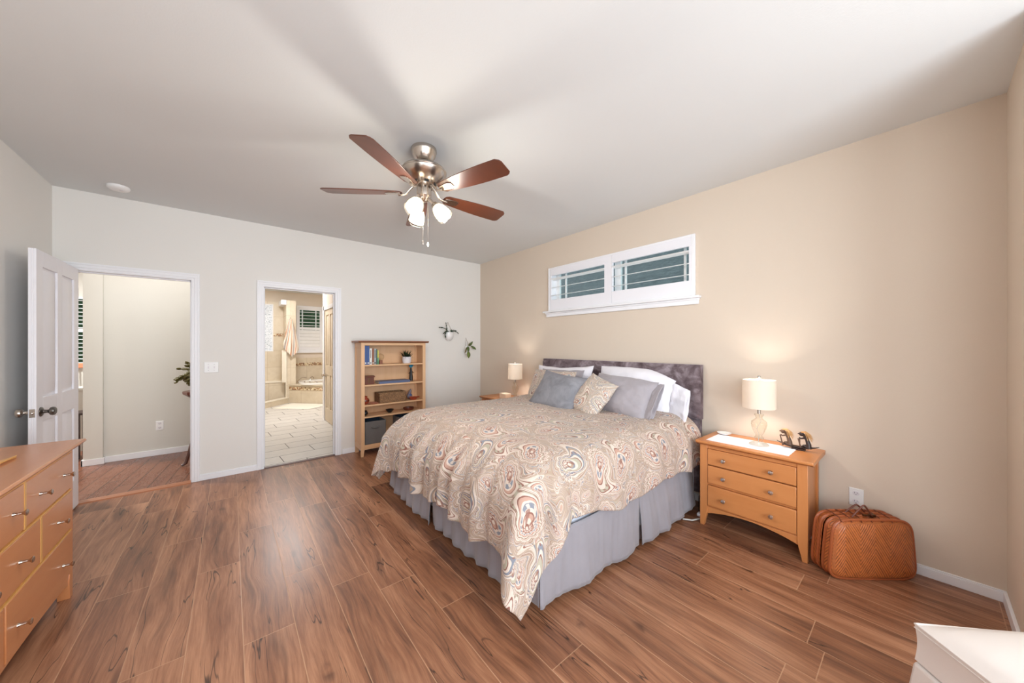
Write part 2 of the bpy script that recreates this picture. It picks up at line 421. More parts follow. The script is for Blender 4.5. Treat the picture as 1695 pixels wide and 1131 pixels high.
# paisley print, laid out on the cloth's own UV (metres)
def paisley(name, big=.265, ground=(170, 149, 132), lift=0):
    m = Mat(name, ground, .6, spec=.25); m.p.inputs['Sheen Weight'].default_value = .1
    uv = m.coord('UV'); q = m.xyz(uv)
    wa = m.noise(uv, 5.0, 1); wb = m.noise(m.comb(q[0]+9.3, q[1]+4.1, 2.0), 5.0, 1)
    u = q[0]+(wa-.5)*.07; v = q[1]+(wb-.5)*.07
    k_ = lambda c: tuple(min(255, x+lift) for x in c)
    RUST, PINK, CREAM, BLUE, TAUPE, SAGE = [k_(c) for c in ((124, 68, 60), (184, 144, 128), (214, 200, 188), (108, 122, 140), (160, 140, 122), (168, 164, 146))]
    c = None
    # ground of fine contour lines
    f = m.noise(m.comb(u, v, 5.0), 5.0, 1.0, .4, .8)
    g = m.ramp((f*22.0).fract(), [(0, TAUPE), (.22, SAGE), (.38, PINK), (.48, CREAM), (.58, TAUPE), (.74, BLUE), (.82, CREAM), (.90, RUST)], 'CONSTANT')
    c = m.mix(.62, ground, g)
    def layer(c, S, seed, rnd, grow, strength, bend, scal, nsc):
        n = m.vor(m.comb(u/S+seed, v/S+seed*.7, 0.0), 1.0, 'F1', rnd)
        px, py, _ = m.xyz(n.outputs['Position']); cr = m.xyz(n.outputs['Color'])
        a = u/S+seed-px; b = v/S+seed*.7-py
        an = cr[0]*6.283; ca, sa = an.cos(), an.sin()
        lx = (a*ca+b*sa)*(1/grow); ly = (b*ca-a*sa)*(1/grow)
        # spiral: turn the frame with distance so that the tail curls
        rr = (lx*lx+ly*ly).sqrt(); tw = rr*bend
        ct, st = tw.cos(), tw.sin()
        x = lx*ct+ly*st+.14; y = ly*ct-lx*st
        th = y.atan2(x)                              # 0 along the tail
        # teardrop radius: long toward the tail, round at the head
        cth = (th.cos()*.5+.5)
        rad = cth.pw(14.0)*.44+cth.pw(2.0)*.07+.155+((th*nsc).sin().abs())*scal
        r0 = (x*x+y*y).sqrt()
        k = r0/rad
        cols = m.ramp(k*.5, [(0.0, CREAM), (.035, RUST), (.055, CREAM), (.10, PINK), (.135, RUST), (.15, CREAM), (.185, BLUE), (.235, CREAM), (.26, PINK), (.30, RUST), (.315, CREAM), (.36, SAGE), (.40, RUST), (.418, CREAM), (.455, RUST), (.472, CREAM)], 'CONSTANT')
        cols2 = m.ramp(k*.5, [(0.0, CREAM), (.04, RUST), (.06, CREAM), (.12, TAUPE), (.16, BLUE), (.185, CREAM), (.23, SAGE), (.285, RUST), (.30, CREAM), (.335, BLUE), (.385, CREAM), (.41, TAUPE), (.44, BLUE), (.46, CREAM)], 'CONSTANT')
        col = m.mix(cr[1].gt(.52), cols, cols2)
        pet = ((th*9.0).sin()).gt(.35)*k.gt(.10)*k.lt(.36); col = m.mix(pet*.8, col, RUST)
        dts = ((th*17.0).sin()).gt(.25)*k.gt(.38)*k.lt(.46); col = m.mix(dts*.9, col, CREAM)
        dt2 = ((th*26.0).sin()).gt(.35)*k.gt(.73)*k.lt(.79); col = m.mix(dt2*.8, col, RUST)
        # echo lines just outside, then ground
        eh = m.ramp((k-1.0)*1.4, [(0, CREAM), (.10, TAUPE), (.24, CREAM), (.30, RUST), (.36, TAUPE), (.50, CREAM), (.56, BLUE), (.64, TAUPE)], 'CONSTANT')
        c = m.mix(k.lt(1.45)*strength*.75, c, eh)
        return m.mix(k.lt(1.0)*strength, c, col)
    c = layer(c, big*.36, 3.3, .6, 1.0, .85, 2.2, .02, 4.0)
    c = layer(c, big*.66, 11.7, .5, 1.12, .95, 3.0, .03, 4.5)
    c = layer(c, big*1.0, 5.1, .5, 1.30, 1.0, 3.4, .035, 5.0)
    fine = m.noise(uv, 160, 2)
    c = m.mix((fine*.45).clamp(), c, ground)
    m.base(c)
    m.bump(m.noise(uv, 9, 4, .55, .5)*.9+m.noise(uv, 500, 1)*.1, .3, .01)
    M[name] = m.m
paisley('paisley'); paisley('paisley_sham', .24, (184, 176, 162), 8)

# bamboo weave: chevrons whose direction flips across the panel
def bamboo(name, c0, c1):
    m = Mat(name, c0, .38); q = m.xyz(m.coord('UV'))
    u, v = q[0], q[1]
    z = ((u/.17).pingpong(.5))*.30
    s = ((v*1.0+z*.95)*44.0); st = (s.fract()-.5).abs()*2
    fine = ((u+v*.6)*150.0).sin()*.5+.5
    n = m.noise(m.comb(u*8, v*8, 0.0), 3, 3)
    t = (st*.55+n*.45+fine*.08)
    m.base(m.ramp(t, [(.18, c1), (.5, c0), (.85, tuple(min(255, int(x*1.18)) for x in c0))]))
    m.p.inputs['Coat Weight'].default_value = .3; m.p.inputs['Coat Roughness'].default_value = .3
    m.bump(st, .45, .004); M[name] = m.m
bamboo('bamboo', (176, 100, 52), (96, 46, 22)); plain('bamboo_rim', (160, 84, 46), .35); plain('leather_strap', (104, 52, 34), .5)

def woven(name, a, b, sx=60):
    m = Mat(name, a, .8); q = m.xyz(m.coord())
    v = m.vor(m.comb(q[0]*sx, q[1]*sx, q[2]*sx*1.6), 1, 'F1', 1.0); r = m.xyz(v.outputs['Color'])[0]
    n = m.noise(m.comb(q[0]*sx*.5, q[1]*sx, q[2]*sx*2), 1, 3)
    m.base(m.ramp(r*.6+n*.4, [(.25, b), (.6, a), (.9, tuple(min(255, int(k*1.25)) for k in a))]))
    m.bump(X_(m.g, v.outputs['Distance']), .5, .004); M[name] = m.m
woven('seagrass', (142, 108, 76), (96, 68, 46), 130)

# towel stripes
def stripes():
    m = Mat('towel_stripe', (230, 214, 196), .95); q = m.xyz(m.coord('UV'))
    t = (q[0]*3.2+q[1]*.15).fract()
    m.base(m.ramp(t, [(0, (236, 226, 212)), (.22, (206, 156, 126)), (.36, (236, 226, 212)), (.52, (168, 162, 160)), (.68, (236, 222, 204)), (.80, (196, 128, 104)), (.88, (238, 228, 214))], 'CONSTANT'))
    m.bump(m.noise(m.coord(), 120, 2), .3, .004); M['towel_stripe'] = m.m
stripes()

# leather
lm = Mat('white_leather', (238, 230, 222), .45, spec=.35); lm.bump(lm.noise(lm.coord(), 220, 3), .12, .003)
lm.base(lm.mix(lm.noise(lm.coord(), 4, 2)*.5, (218, 208, 202), (208, 197, 190))); M['white_leather'] = lm.m

# roof shingles outside
def shingle():
    m = Mat('shingle', (72, 84, 90), .85); q = m.xyz(m.coord())
    n = m.noise(m.comb(q[1]*6, q[0]*26, q[2]*26), 1.0, 4, .7, .6); n2 = m.noise(m.coord(), 12, 2)
    m.base(m.ramp(n*.8+n2*.2, [(.35, (64, 70, 74)), (.52, (88, 96, 100)), (.66, (120, 126, 128))])); M['shingle'] = m.m
shingle()
# glass
def glass(name, col=(235, 245, 245), thin=True, rough=0.0):
    m = bpy.data.materials.new(name); m.use_nodes = True; g = m.node_tree; g.nodes.clear()
    out = g.nodes.new('ShaderNodeOutputMaterial')
    if thin:
        tr = g.nodes.new('ShaderNodeBsdfTransparent'); tr.inputs[0].default_value = lin(col)
        gl = g.nodes.new('ShaderNodeBsdfGlossy'); gl.inputs['Roughness'].default_value = rough or .02
        lw = g.nodes.new('ShaderNodeLayerWeight'); lw.inputs[0].default_value = .08
        mx = g.nodes.new('ShaderNodeMixShader'); g.links.new(lw.outputs['Facing'], mx.inputs[0])
        g.links.new(tr.outputs[0], mx.inputs[1]); g.links.new(gl.outputs[0], mx.inputs[2]); g.links.new(mx.outputs[0], out.inputs[0])
    M[name] = m
glass('window_glass'); glass('clear_glass', (246, 246, 240))
def lit(name, col, strength, tr=.5, lum=(255, 240, 220)):
    """translucent lamp cover which itself glows"""
    m = bpy.data.materials.new(name); m.use_nodes = True; g = m.node_tree; g.nodes.clear()
    out = g.nodes.new('ShaderNodeOutputMaterial')
    df = g.nodes.new('ShaderNodeBsdfDiffuse'); df.inputs[0].default_value = lin(col)
    tl = g.nodes.new('ShaderNodeBsdfTranslucent'); tl.inputs[0].default_value = lin(col)
    mx = g.nodes.new('ShaderNodeMixShader'); mx.inputs[0].default_value = tr
    g.links.new(df.outputs[0], mx.inputs[1]); g.links.new(tl.outputs[0], mx.inputs[2])
    last = mx.outputs[0]
    if strength:
        em = g.nodes.new('ShaderNodeEmission'); em.inputs[0].default_value = lin(lum); em.inputs[1].default_value = strength
        ad = g.nodes.new('ShaderNodeAddShader'); g.links.new(last, ad.inputs[0]); g.links.new(em.outputs[0], ad.inputs[1]); last = ad.outputs[0]
    g.links.new(last, out.inputs[0]); M[name] = m
lit('linen_shade', (226, 218, 208), 0, .28); lit('frosted_cup', (236, 230, 220), .10, .5); fc = M['frosted_cup'].node_tree; fo = fc.nodes['Material Output']; fs = fo.inputs[0].links[0].from_socket
ft = fc.nodes.new('ShaderNodeBsdfTransparent'); fm = fc.nodes.new('ShaderNodeMixShader'); fm.inputs[0].default_value = .2
fc.links.new(fs, fm.inputs[1]); fc.links.new(ft.outputs[0], fm.inputs[2]); fc.links.new(fm.outputs[0], fo.inputs[0])
lit('bulb', (255, 255, 255), 4, .0, (255, 232, 200))
lit('frost_pane', (246, 250, 255), .5, .5, (240, 248, 255))

# ================================================================== THE SETTING
H = 2.74; XL = -4.378; YN = -4.996
def wall(name, boxes, mat):
    mb = MB()
    for b in boxes: mb.box(*b)
    return struct(name, mb, M[mat])
D1 = (-4.290, -3.505, 2.055); D2 = (-2.937, -2.187, 2.055)
wall('wall_back', [(XL, D1[0], 0, .115, 0, H), (D1[0], D1[1], 0, .115, D1[2], H), (D1[1], D2[0], 0, .115, 0, H),
                   (D2[0], D2[1], 0, .115, D2[2], H), (D2[1], .12, 0, .115, 0, H)], 'greige')
WY0, WY1, WZ0, WZ1 = -3.37, -1.64, 1.86, 2.345
wall('wall_right', [(0, .12, YN-.12, WY0, 0, H), (0, .12, WY1, 0, 0, H), (0, .12, WY0, WY1, 0, WZ0), (0, .12, WY0, WY1, WZ1, H)], 'tan')
wall('wall_left', [(XL-.12, XL, -5.1, .115, 0, H), (XL-.12, XL, -6.95, -6.7, 0, H), (XL-.12, XL, -6.7, -5.1, 0, .8), (XL-.12, XL, -6.7, -5.1, 2.3, H)], 'greige')  # opening behind the camera added to let the side fill in
wall('wall_near', [(-.75, 0, YN-.12, YN, 0, H)], 'tan')
wall('wall_bay', [(-.75, -.63, -6.95, YN-.12, 0, H)], 'tan')
wall('wall_front', [(XL, -3.8, -7.07, -6.95, 0, H), (-1.1, -.63, -7.07, -6.95, 0, H), (-3.8, -1.1, -7.07, -6.95, 0, .45), (-3.8, -1.1, -7.07, -6.95, 2.45, H)], 'greige')  # unseen opening added here for the bay's fill light
wall('ceiling', [(XL-.12, .12, -7.07, .115, H, H+.1)], 'ceiling')
wall('floor', [(XL-.12, .12, -7.07, .0, -.08, 0)], 'floor_planks')
# hall, bath, dining shells
wall('floor_hall', [(-8.1, -3.16, .0, 4.1, -.08, 0)], 'hall_planks')
wall('floor_bath', [(-3.16, -.2, .0, 5.72, -.08, 0)], 'bath_floor_tile')
wall('ceiling_hall', [(-8.1, -3.16, .115, 4.1, H, H+.1)], 'ceiling')
wall('ceiling_bath', [(-3.16, -.2, .115, 5.72, H, H+.1)], 'ceiling')
wall('wall_hall_back', [(-4.364, -3.2, 1.44, 1.56, 0, H), (-4.512, -4.364, 1.40, 1.62, 0, H)], 'hall')
wall('wall_hall_right', [(-3.2, -3.12, .115, 5.6, 0, H)], 'hall')
wall('wall_hall_front', [(-8.0, XL-.12, 0, .115, 0, H)], 'hall')
wall('wall_dining_left', [(-8.1, -8.0, 0, 4.1, 0, H)], 'hall')
wall('wall_dining_back', [(-8.0, -5.75, 4.0, 4.1, 0, H), (-4.75, -3.2, 4.0, 4.1, 0, H), (-5.75, -4.75, 4.0, 4.1, 0, 1.05), (-5.75, -4.75, 4.0, 4.1, 2.17, H)], 'hall')
BW = [(-2.90, -2.42, 1.25, 2.39), (-1.88, -1.34, 1.24, 2.39)]
wall('wall_bath_back', [(-3.12, BW[0][0], 5.6, 5.72, 0, H), (BW[0][1], BW[1][0], 5.6, 5.72, 0, H), (BW[1][1], -.2, 5.6, 5.72, 0, H),
     (BW[0][0], BW[0][1], 5.6, 5.72, 0, BW[0][2]), (BW[0][0], BW[0][1], 5.6, 5.72, BW[0][3], H),
     (BW[1][0], BW[1][1], 5.6, 5.72, 0, BW[1][2]), (BW[1][0], BW[1][1], 5.6, 5.72, BW[1][3], H)], 'bath_paint')
wall('wall_bath_left', [(-3.12, -3.0, .115, 5.6, 0, H)], 'bath_paint')
wall('wall_bath_right', [(-1.87, -1.77, 2.35, 2.47, 0, H), (-1.87, -1.77, .9, 1.6, 0, H), (-1.87, -1.77, 1.6, 2.35, 2.03, H), (-1.87, -.2, 2.47, 2.55, 0, H),
     (-.3, -.2, 2.55, 5.6, 0, H), (-1.77, -.2, .115, .2, 0, H), (-.3, -.2, .115, 2.5, 0, H), (-1.87, -1.77, .115, .9, 0, H)], 'bath_paint')

def baseboard(name, boxes):
    mb = MB()
    for x0, x1, y0, y1 in boxes:
        mb.box(x0, x1, y0, y1, 0, .052)
        cx, cy = (x1-x0), (y1-y0)
        if cx > cy: mb.box(x0, x1, y0+(.004 if abs(y1) > abs(y0) or y1 > 0 else .004), y1, .052, .062)
        else: mb.box(x0+.004, x1, y0, y1, .052, .062)
    return struct(name, mb, M['trim'], bevel=.002)
baseboard('baseboard_back', [(-3.462, -2.980, -.013, 0), (-2.118, 0, -.013, 0)])
baseboard('baseboard_right', [(-.013, 0, YN, 0)])
mb = MB(); mb.box(-.75, -.013, YN, YN+.013, 0, .062); struct('baseboard_near', mb, M['trim'], bevel=.002)
mb = MB(); mb.box(XL, XL+.013, -6.9, -.02, 0, .062); struct('baseboard_left', mb, M['trim'], bevel=.002)
mb = MB(); mb.box(-4.364, -3.2, 1.427, 1.44, 0, .07); mb.box(-4.525, -4.351, 1.387, 1.40, 0, .07); mb.box(-4.525, -4.512, 1.387, 1.62, 0, .07); mb.box(-4.364, -4.351, 1.40, 1.44, 0, .07)
mb.box(-5.9, -4.6, 3.987, 4.0, 0, .07)
struct('baseboard_hall', mb, M['trim'], bevel=.002)

def casing(name, x0, x1, zt, outside=.060):
    """jamb lining and two-step casing round a doorway in the back wall; x0,x1,zt = clear opening"""
    mb = MB(); j = .015; w = outside
    mb.box(x0-j, x0, -.004, .119, 0, zt); mb.box(x1, x1+j, -.004, .119, 0, zt); mb.box(x0-j, x1+j, -.004, .119, zt, zt+j)
    A0, A1, zt_ = x0-.006, x1+.006, zt+.006
    for i0, i1, y_ in ((0, .018, -.012), (.018, w-.016, -.017), (w-.016, w, -.021)):
        # left leg, head, right leg as one mitred band
        for xa, xb in ((A0-i1, A0-i0), (A1+i0, A1+i1)): mb.box(xa, xb, y_, 0, 0, zt_+i0)
        mb.box(A0-i1, A1+i1, y_, 0, zt_+i0, zt_+i1)
    for xa, xb in ((A0-w, A0), (A1, A1+w)): mb.box(xa, xb, .115, .127, 0, zt_+w)
    # door stop
    mb.box(x0, x0+.010, .045, .075, 0, zt); mb.box(x1-.010, x1, .045, .075, 0, zt); mb.box(x0, x1, .045, .075, zt-.010, zt)
    return struct(name, mb, M['trim'], bevel=.0015)
casing('trim_1', -4.275, -3.520, 2.040)
casing('trim_2', -2.922, -2.202, 2.040)
mb = MB(); mb.prism([(-.045, 0), (-.035, .009), (.02, .012), (.05, .009), (.058, 0)], -4.275, -3.520, 'x'); struct('trim_3', mb, M['threshold_wood'])
mb = MB(); mb.prism([(-.012, 0), (-.008, .010), (.03, .012), (.045, 0)], -2.922, -2.202, 'x'); struct('trim_4', mb, M['dark_wood'])

# ---- bedroom door, opened flat against the left wall
def panel_door(name, hinge, ang, w, h, mat, th=.035, panels=None, knob=True, hinges=True, knob_side=1, kz=.914):
    """slab lies along local +x from the hinge; y = thickness"""
    root = struct_root(name, hinge); root.rotation_euler = (0, 0, ang)
    mb = MB(); d = .0135
    mb.box(0, w, -th/2+d, th/2-d, 0, h)
    st = .105
    xs = [(st, w/2-.045), (w/2+.045, w-st)]
    zs = panels or [(.24, .845), (1.010, 1.926)]
    for sy in (-1, 1):
        y0, y1 = (th/2-d, th/2) if sy > 0 else (-th/2, -th/2+d)
        mb.box(0, xs[0][0], y0, y1, 0, h); mb.box(xs[0][1], xs[1][0], y0, y1, 0, h); mb.box(xs[1][1], w, y0, y1, 0, h)
        for (a, b) in xs:
            zz = [0]+[q for p in zs for q in p]+[h]
            for k in range(0, len(zz), 2): mb.box(a, b, y0, y1, zz[k], zz[k+1])
            for (c, e) in zs:
                g = .016; o = .5*d
                q = [(a+g, c+g), (b-g, c+g), (b-g, e-g), (a+g, e-g)]; q2 = [(a+g+.03, c+g+.03), (b-g-.03, c+g+.03), (b-g-.03, e-g-.03), (a+g+.03, e-g-.03)]
                yb = sy*(th/2-d); yt = sy*(th/2-.002)
                v = [(x, yb, z) for x, z in q]+[(x, yt, z) for x, z in q2]
                f = [(4, 5, 6, 7)]+[(i, (i+1) % 4, 4+(i+1) % 4, 4+i) for i in range(4)]
                if sy > 0: f = [t[::-1] for t in f]
                mb.add(v, f)
    obj('slab', mb, M[mat], root, bevel=.002, local=True)
    if knob:
        for sy in (-1, 1):
            kb = MB(); Mt = T(w-.065, sy*th/2, kz) @ RX(-sy*PI/2)
            kb.lathe([(0, 0), (.033, 0), (.033, .004), (.028, .009), (.013, .014), (.011, .03), (.014, .036), (.026, .042), (.030, .052), (.028, .062), (.018, .068), (0, .070)], 28, Mt)
            obj('door_knob', kb, M['nickel_dark' if sy*knob_side > 0 else 'nickel'], root, smooth=True, local=True)
        lb = MB(); lb.box(w-.001, w+.0015, -.012, .012, kz-.028, kz+.028); lb.ball((w+.003, 0, kz), .006, .008, .010, 12, 8)
        obj('latch_plate', lb, M['nickel'], root, local=True)
    if hinges:
        for z in (.22, 1.03, 1.83):
            hb = MB(); hb.box(-.003, 0, -th/2+.001, th/2, z-.045, z+.045); hb.tube([(-.006, -th/2-.004, z-.046), (-.006, -th/2-.004, z+.046)], .006, 10)
            obj('hinge', hb, M['nickel_dark'], root, local=True)
    return root
panel_door('door_1', (-4.2445, -.045, .008), R(-90), .825, 2.035, 'door_white')
panel_door('door_2', (-2.186, .125, .008), R(68), .71, 2.025, 'door_shaded', knob=False)  # slab colour holds the grey of its shaded hinge edge
dr3 = panel_door('door_3', (-1.852, 1.61, .008), R(90), .73, 2.015, 'door_warm_shade', hinges=False, kz=.83, knob_side=-1)  # tan of warm, shaded light is put into the slab colour
mb = MB(); mb.box(-1.885, -1.87, 2.35, 2.42, 0, 2.10); mb.box(-1.885, -1.87, 1.53, 1.60, 0, 2.10); mb.box(-1.885, -1.87, 1.53, 2.42, 2.03, 2.10)
mb.box(-1.885, -1.77, 2.42, 2.475, 0, 2.12); struct('trim_5', mb, M['trim'], bevel=.002)

# ---- high shuttered window over the bed
w1 = struct_root('window_1', (0, -2.505, 1.83))
mb = MB(); f0, f1, g0, g1 = -3.412, -1.597, 1.826, 2.384; fw_ = .045
x0, x1 = -.022, .0
for b in [(x0, x1, f0, f0+.028, g0, g1), (x0, x1, f1-.028, f1, g0, g1), (x0, x1, f0+.028, f1-.028, g1-.018, g1), (x0, x1, f0+.028, f1-.028, g0, g0+.020)]: mb.box(*b)
mb.box(0, .12, WY0-.002, WY0+.012, WZ0, WZ1); mb.box(0, .12, WY1-.012, WY1+.002, WZ0, WZ1); mb.box(0, .12, WY0, WY1, WZ1-.012, WZ1+.002); mb.box(0, .12, WY0, WY1, WZ0-.002, WZ0+.012)
obj('window_frame', mb, M['trim'], w1, bevel=.002)
mb = MB(); mb.box(-.062, 0, -3.462, -1.532, 1.806, 1.826); mb.box(-.022, 0, -3.442, -1.560, 1.752, 1.806); mb.box(-.034, 0, -3.450, -1.548, 1.790, 1.806)
obj('window_sill', mb, M['trim'], w1, bevel=.004)
for (a, b, oa, ob) in ((-2.553, -1.630, -2.458, -1.652), (-3.385, -2.555, -3.361, -2.562)):
    pb = MB(); px0, px1 = -.020, .006
    pb.box(px0, px1, a, b, 1.845, 1.970); pb.box(px0, px1, a, b, 2.281, 2.368)
    pb.box(px0, px1, a, oa, 1.970, 2.281); pb.box(px0, px1, ob, b, 1.970, 2.281)
    pn = obj('shutter_panel', pb, M['door_white'], w1, bevel=.0015)
    for i, z in enumerate((2.232, 2.128, 2.026)):
        lv = MB(); tilt = R(-16) if i == 0 else R(9)
        prof = []
        for k in range(14):
            t = 2*PI*k/14; prof.append((.032*math.cos(t), .0045*math.sin(t)))
        prof = [(c*math.cos(tilt)-s*math.sin(tilt)-.004, c*math.sin(tilt)+s*math.cos(tilt)+z) for c, s in prof]
        v = [(x, y, zz) for y in (oa, ob) for x, zz in prof]; n = 14
        f = [tuple(range(n)), tuple(range(n, 2*n))[::-1]]+[(i_, n+i_, n+(i_+1) % n, (i_+1) % n) for i_ in range(n)]
        lv.add(v, f); obj('louver', lv, M['plastic_white'], pn, smooth=True)
    for y in (a+.0, b-.0):
        pass
mb = MB()
for y0_, y1_ in ((-2.60, -2.53), (-1.70, -1.60), (-3.40, -3.34)): mb.box(.075, .115, y0_, y1_, WZ0, WZ1)
mb.box(.075, .115, WY0, WY1, WZ0, WZ0+.03); mb.box(.075, .115, WY0, WY1, WZ1-.03, WZ1)
for y in (-2.655, -3.281, -1.802, -2.44): mb.box(.088, .102, y-.011, y+.011, WZ0, WZ1)
obj('window_sash', mb, M['plastic_white'], w1)
mb = MB(); mb.box(.093, .097, WY0, WY1, WZ0, WZ1); obj('pane', mb, M['window_glass'], w1)

# ---- bathroom windows
w2 = struct_root('window_2', (-1.61, 5.6, 1.22))
mb = MB(); a, b, c, d = -1.915, -1.305, 1.215, 2.415
mb.box(a, b, 5.572, 5.6, c, c+.05); mb.box(a, b, 5.572, 5.6, d-.05, d); mb.box(a, a+.045, 5.572, 5.6, c+.05, d-.05); mb.box(b-.045, b, 5.572, 5.6, c+.05, d-.05)
obj('window_frame', mb, M['trim'], w2, bevel=.002)
mb = MB(); mb.box(a-.03, b+.03, 5.53, 5.6, c-.025, c); obj('window_sill', mb, M['trim'], w2, bevel=.003)
pb = MB(); mb = pb
mb.box(a+.046, a+.075, 5.577, 5.602, c+.13, d-.11); mb.box(b-.075, b-.046, 5.577, 5.602, c+.13, d-.11)
mb.box(a+.046, b-.046, 5.577, 5.602, c+.051, c+.13); mb.box(a+.075, b-.075, 5.577, 5.602, 1.80, 1.86); mb.box(a+.046, b-.046, 5.577, 5.602, d-.11, d-.051)
pn = obj('shutter_panel', mb, M['trim'], w2, bevel=.002)
for i in range(5):
    z = 1.395+i*.087; lb = MB(); lb.prism([(5.565, z-.045), (5.578, z-.052), (5.60, z+.038), (5.588, z+.046)], a+.075, b-.075, 'x'); obj('louver', lb, M['plastic_white'], pn)
for i in range(5):
    z = 1.905+i*.087; lb = MB(); lb.box(a+.075, b-.075, 5.565, 5.615, z-.005, z+.005); obj('louver', lb, M['plastic_white'], pn)
mb = MB()
for x in (a+.145, b-.155): mb.box(x-.012, x+.012, 5.64, 5.66, 1.24, 2.39)
mb.box(a, b, 5.64, 5.66, 1.80, 1.85); mb.box(a, b, 5.64, 5.66, 1.98, 2.0); obj('window_sash', mb, M['plastic_white'], w2)
mb = MB(); mb.box(BW[1][0], BW[1][1], 5.648, 5.652, BW[1][2], BW[1][3]); obj('pane', mb, M['window_glass'], w2)
w3 = struct_root('window_3', (-2.66, 5.6, 1.25))
mb = MB(); a, b, c, d = -2.92, -2.40, 1.235, 2.41
mb.box(a, b, 5.58, 5.61, c, c+.02); mb.box(a, b, 5.58, 5.61, d-.025, d); mb.box(a, a+.02, 5.58, 5.61, c+.02, d-.025); mb.box(b-.025, b, 5.58, 5.61, c+.02, d-.025)
obj('window_frame', mb, M['trim'], w3, bevel=.002)
gm = Mat('glass_block', (226, 236, 244), .2); q = gm.xyz(gm.coord()); nn = gm.noise(gm.comb(q[0]*9, q[2]*26, 0.0), 2.4, 3, .6, 1.5)
gm.base(gm.ramp(nn, [(.40, (150, 164, 180)), (.48, (236, 242, 250))])); gm.bump(nn, .6, .02)
gm.p.inputs['Emission Color'].default_value = lin((235, 244, 255)); gm.p.inputs['Emission Strength'].default_value = .05; M['glass_block'] = gm.m  # pane given a faint glow of its own in place of daylight
mb = MB(); mb.box(a+.02, b-.025, 5.60, 5.66, c+.02, d-.025); obj('pane', mb, M['glass_block'], w3)

# ---- dining room window
w4 = struct_root('window_4', (-5.2, 4.0, 1.05))
mb = MB(); a, b, c, d = -5.75, -4.75, 1.05, 2.17
mb.box(a, b, 3.985, 4.06, c, c+.03); mb.box(a, b, 3.985, 4.06, d-.03, d); mb.box(a, a+.03, 3.985, 4.06, c, d); mb.box(b-.03, b, 3.985, 4.06, c, d)
mb.box(a, b, 4.0, 4.05, 1.60, 1.66); obj('window_frame', mb, M['trim'], w4, bevel=.002)
bl = MB()
for k in range(17):
    z = 1.10+k*.063; bl.prism([(3.968, z-.003), (3.993, z+.006), (3.993, z+.009), (3.968, z)], a+.03, b-.03, 'x')
obj('blind_slats', bl, M['plastic_white'], w4)
mb = MB(); mb.box(a, b, 4.048, 4.052, c, d); obj('pane', mb, M['window_glass'], w4)

# ---- tiled shower and tub surround (built in, part of the room)
mb = MB(); mb.box(-3.0, -1.99, 5.588, 5.6, 0, 2.47); mb.box(-1.99, -.3, 5.588, 5.6, 0, 1.08)
# cut-outs are left where the two windows stand: tile is laid in strips round them
mb = MB()
for b in [(-3.0, -2.92, 0, 2.47), (-2.40, -1.99, 0, 2.47), (-2.92, -2.40, 0, 1.235), (-2.92, -2.40, 2.41, 2.47), (-1.99, -.3, 0, 1.06)]:
    mb.box(b[0], b[1], 5.585, 5.6, b[2], b[3])
mb.box(-3.0, -2.985, 4.2, 5.6, 0, 2.47)
struct('trim_6', mb, M['bath_wall_tile'])
mb = MB(); mb.box(-2.40, -2.20, 5.578, 5.585, 1.61, 1.68); mb.box(-1.98, -.3, 5.578, 5.585, .86, .93); struct('trim_7', mb, M['mosaic'])
# divider column between shower and tub
mb = MB(); mb.prism([(-2.19, 5.01), (-1.995, 5.01), (-1.995, 5.585), (-2.19, 5.585)], .0, 2.47); struct('wall_shower_divider', mb, M['bath_wall_tile'])
mb = MB(); mb.prism([(-2.205, 5.10), (-2.205, 4.965), (-2.19, 4.965), (-2.19, 5.10)], .12, 1.27); mb.prism([(-2.28, 5.0), (-2.205, 4.965), (-2.19, 4.975), (-2.19, 5.2)], .50, 1.27)
struct('trim_8', mb, M['marble'], bevel=.004)
mb = MB(); mb.box(-2.29, -2.19, 4.99, 5.585, 2.36, 2.47); struct('trim_9', mb, M['trim'])
# curb and bench of the shower
def seg_box(mb, p, q, th, z0, z1):
    p = Vector((p[0], p[1])); q = Vector((q[0], q[1])); d = (q-p).normalized(); n = Vector((-d.y, d.x))*th
    mb.prism([tuple(p), tuple(q), tuple(q+n), tuple(p+n)], z0, z1)
mb = MB(); seg_box(mb, (-2.98, 4.10), (-2.15, 5.0), .11, 0, .115); struct('trim_10', mb, M['bath_wall_tile'])
mb = MB(); seg_box(mb, (-2.98, 4.09), (-2.14, 4.995), .125, .115, .135); struct('trim_11', mb, M['marble'], bevel=.003)
mb = MB(); mb.box(-2.985, -2.20, 5.22, 5.585, 0, .49); struct('trim_12', mb, M['bath_wall_tile'])
mb = MB(); mb.box(-2.985, -2.20, 5.20, 5.585, .49, .515); struct('trim_13', mb, M['marble'], bevel=.003)
# bathtub with its tiled front, set across the corner
tub = thing('bathtub', 'white corner bathtub with tiled mosaic-banded front under the bathroom shutter window', 'bathtub', (-1.5, 4.95, 0))
A_, B_ = (-2.13, 5.0), (-1.35, 4.12)
def along(t, off=0.0):
    dx, dy = B_[0]-A_[0], B_[1]-A_[1]; L = math.hypot(dx, dy); nx, ny = -dy/L, dx/L
    return (A_[0]+dx*t+nx*off, A_[1]+dy*t+ny*off)
mb = MB(); mb.prism([along(0), along(1), (-.35, 4.12), (-.35, 5.57), (-1.99, 5.57), (-1.99, 5.0)], 0, .42); obj('tiled_surround', mb, M['bath_wall_tile'], tub)
mb = MB(); mb.prism([along(0, -.008), along(1, -.008), along(1, .0), along(0, .0)], .315, .385); obj('mosaic_band', mb, M['mosaic'], tub)
mb = MB(); mb.prism([along(0, -.02), along(1, -.02), (-.35, 4.10), (-.35, 5.57), (-1.99, 5.57), (-1.99, 5.0)], .42, .445); obj('deck', mb, M['bath_wall_tile'], tub)
mb = MB()
cx_, cy_ = -1.28, 4.98
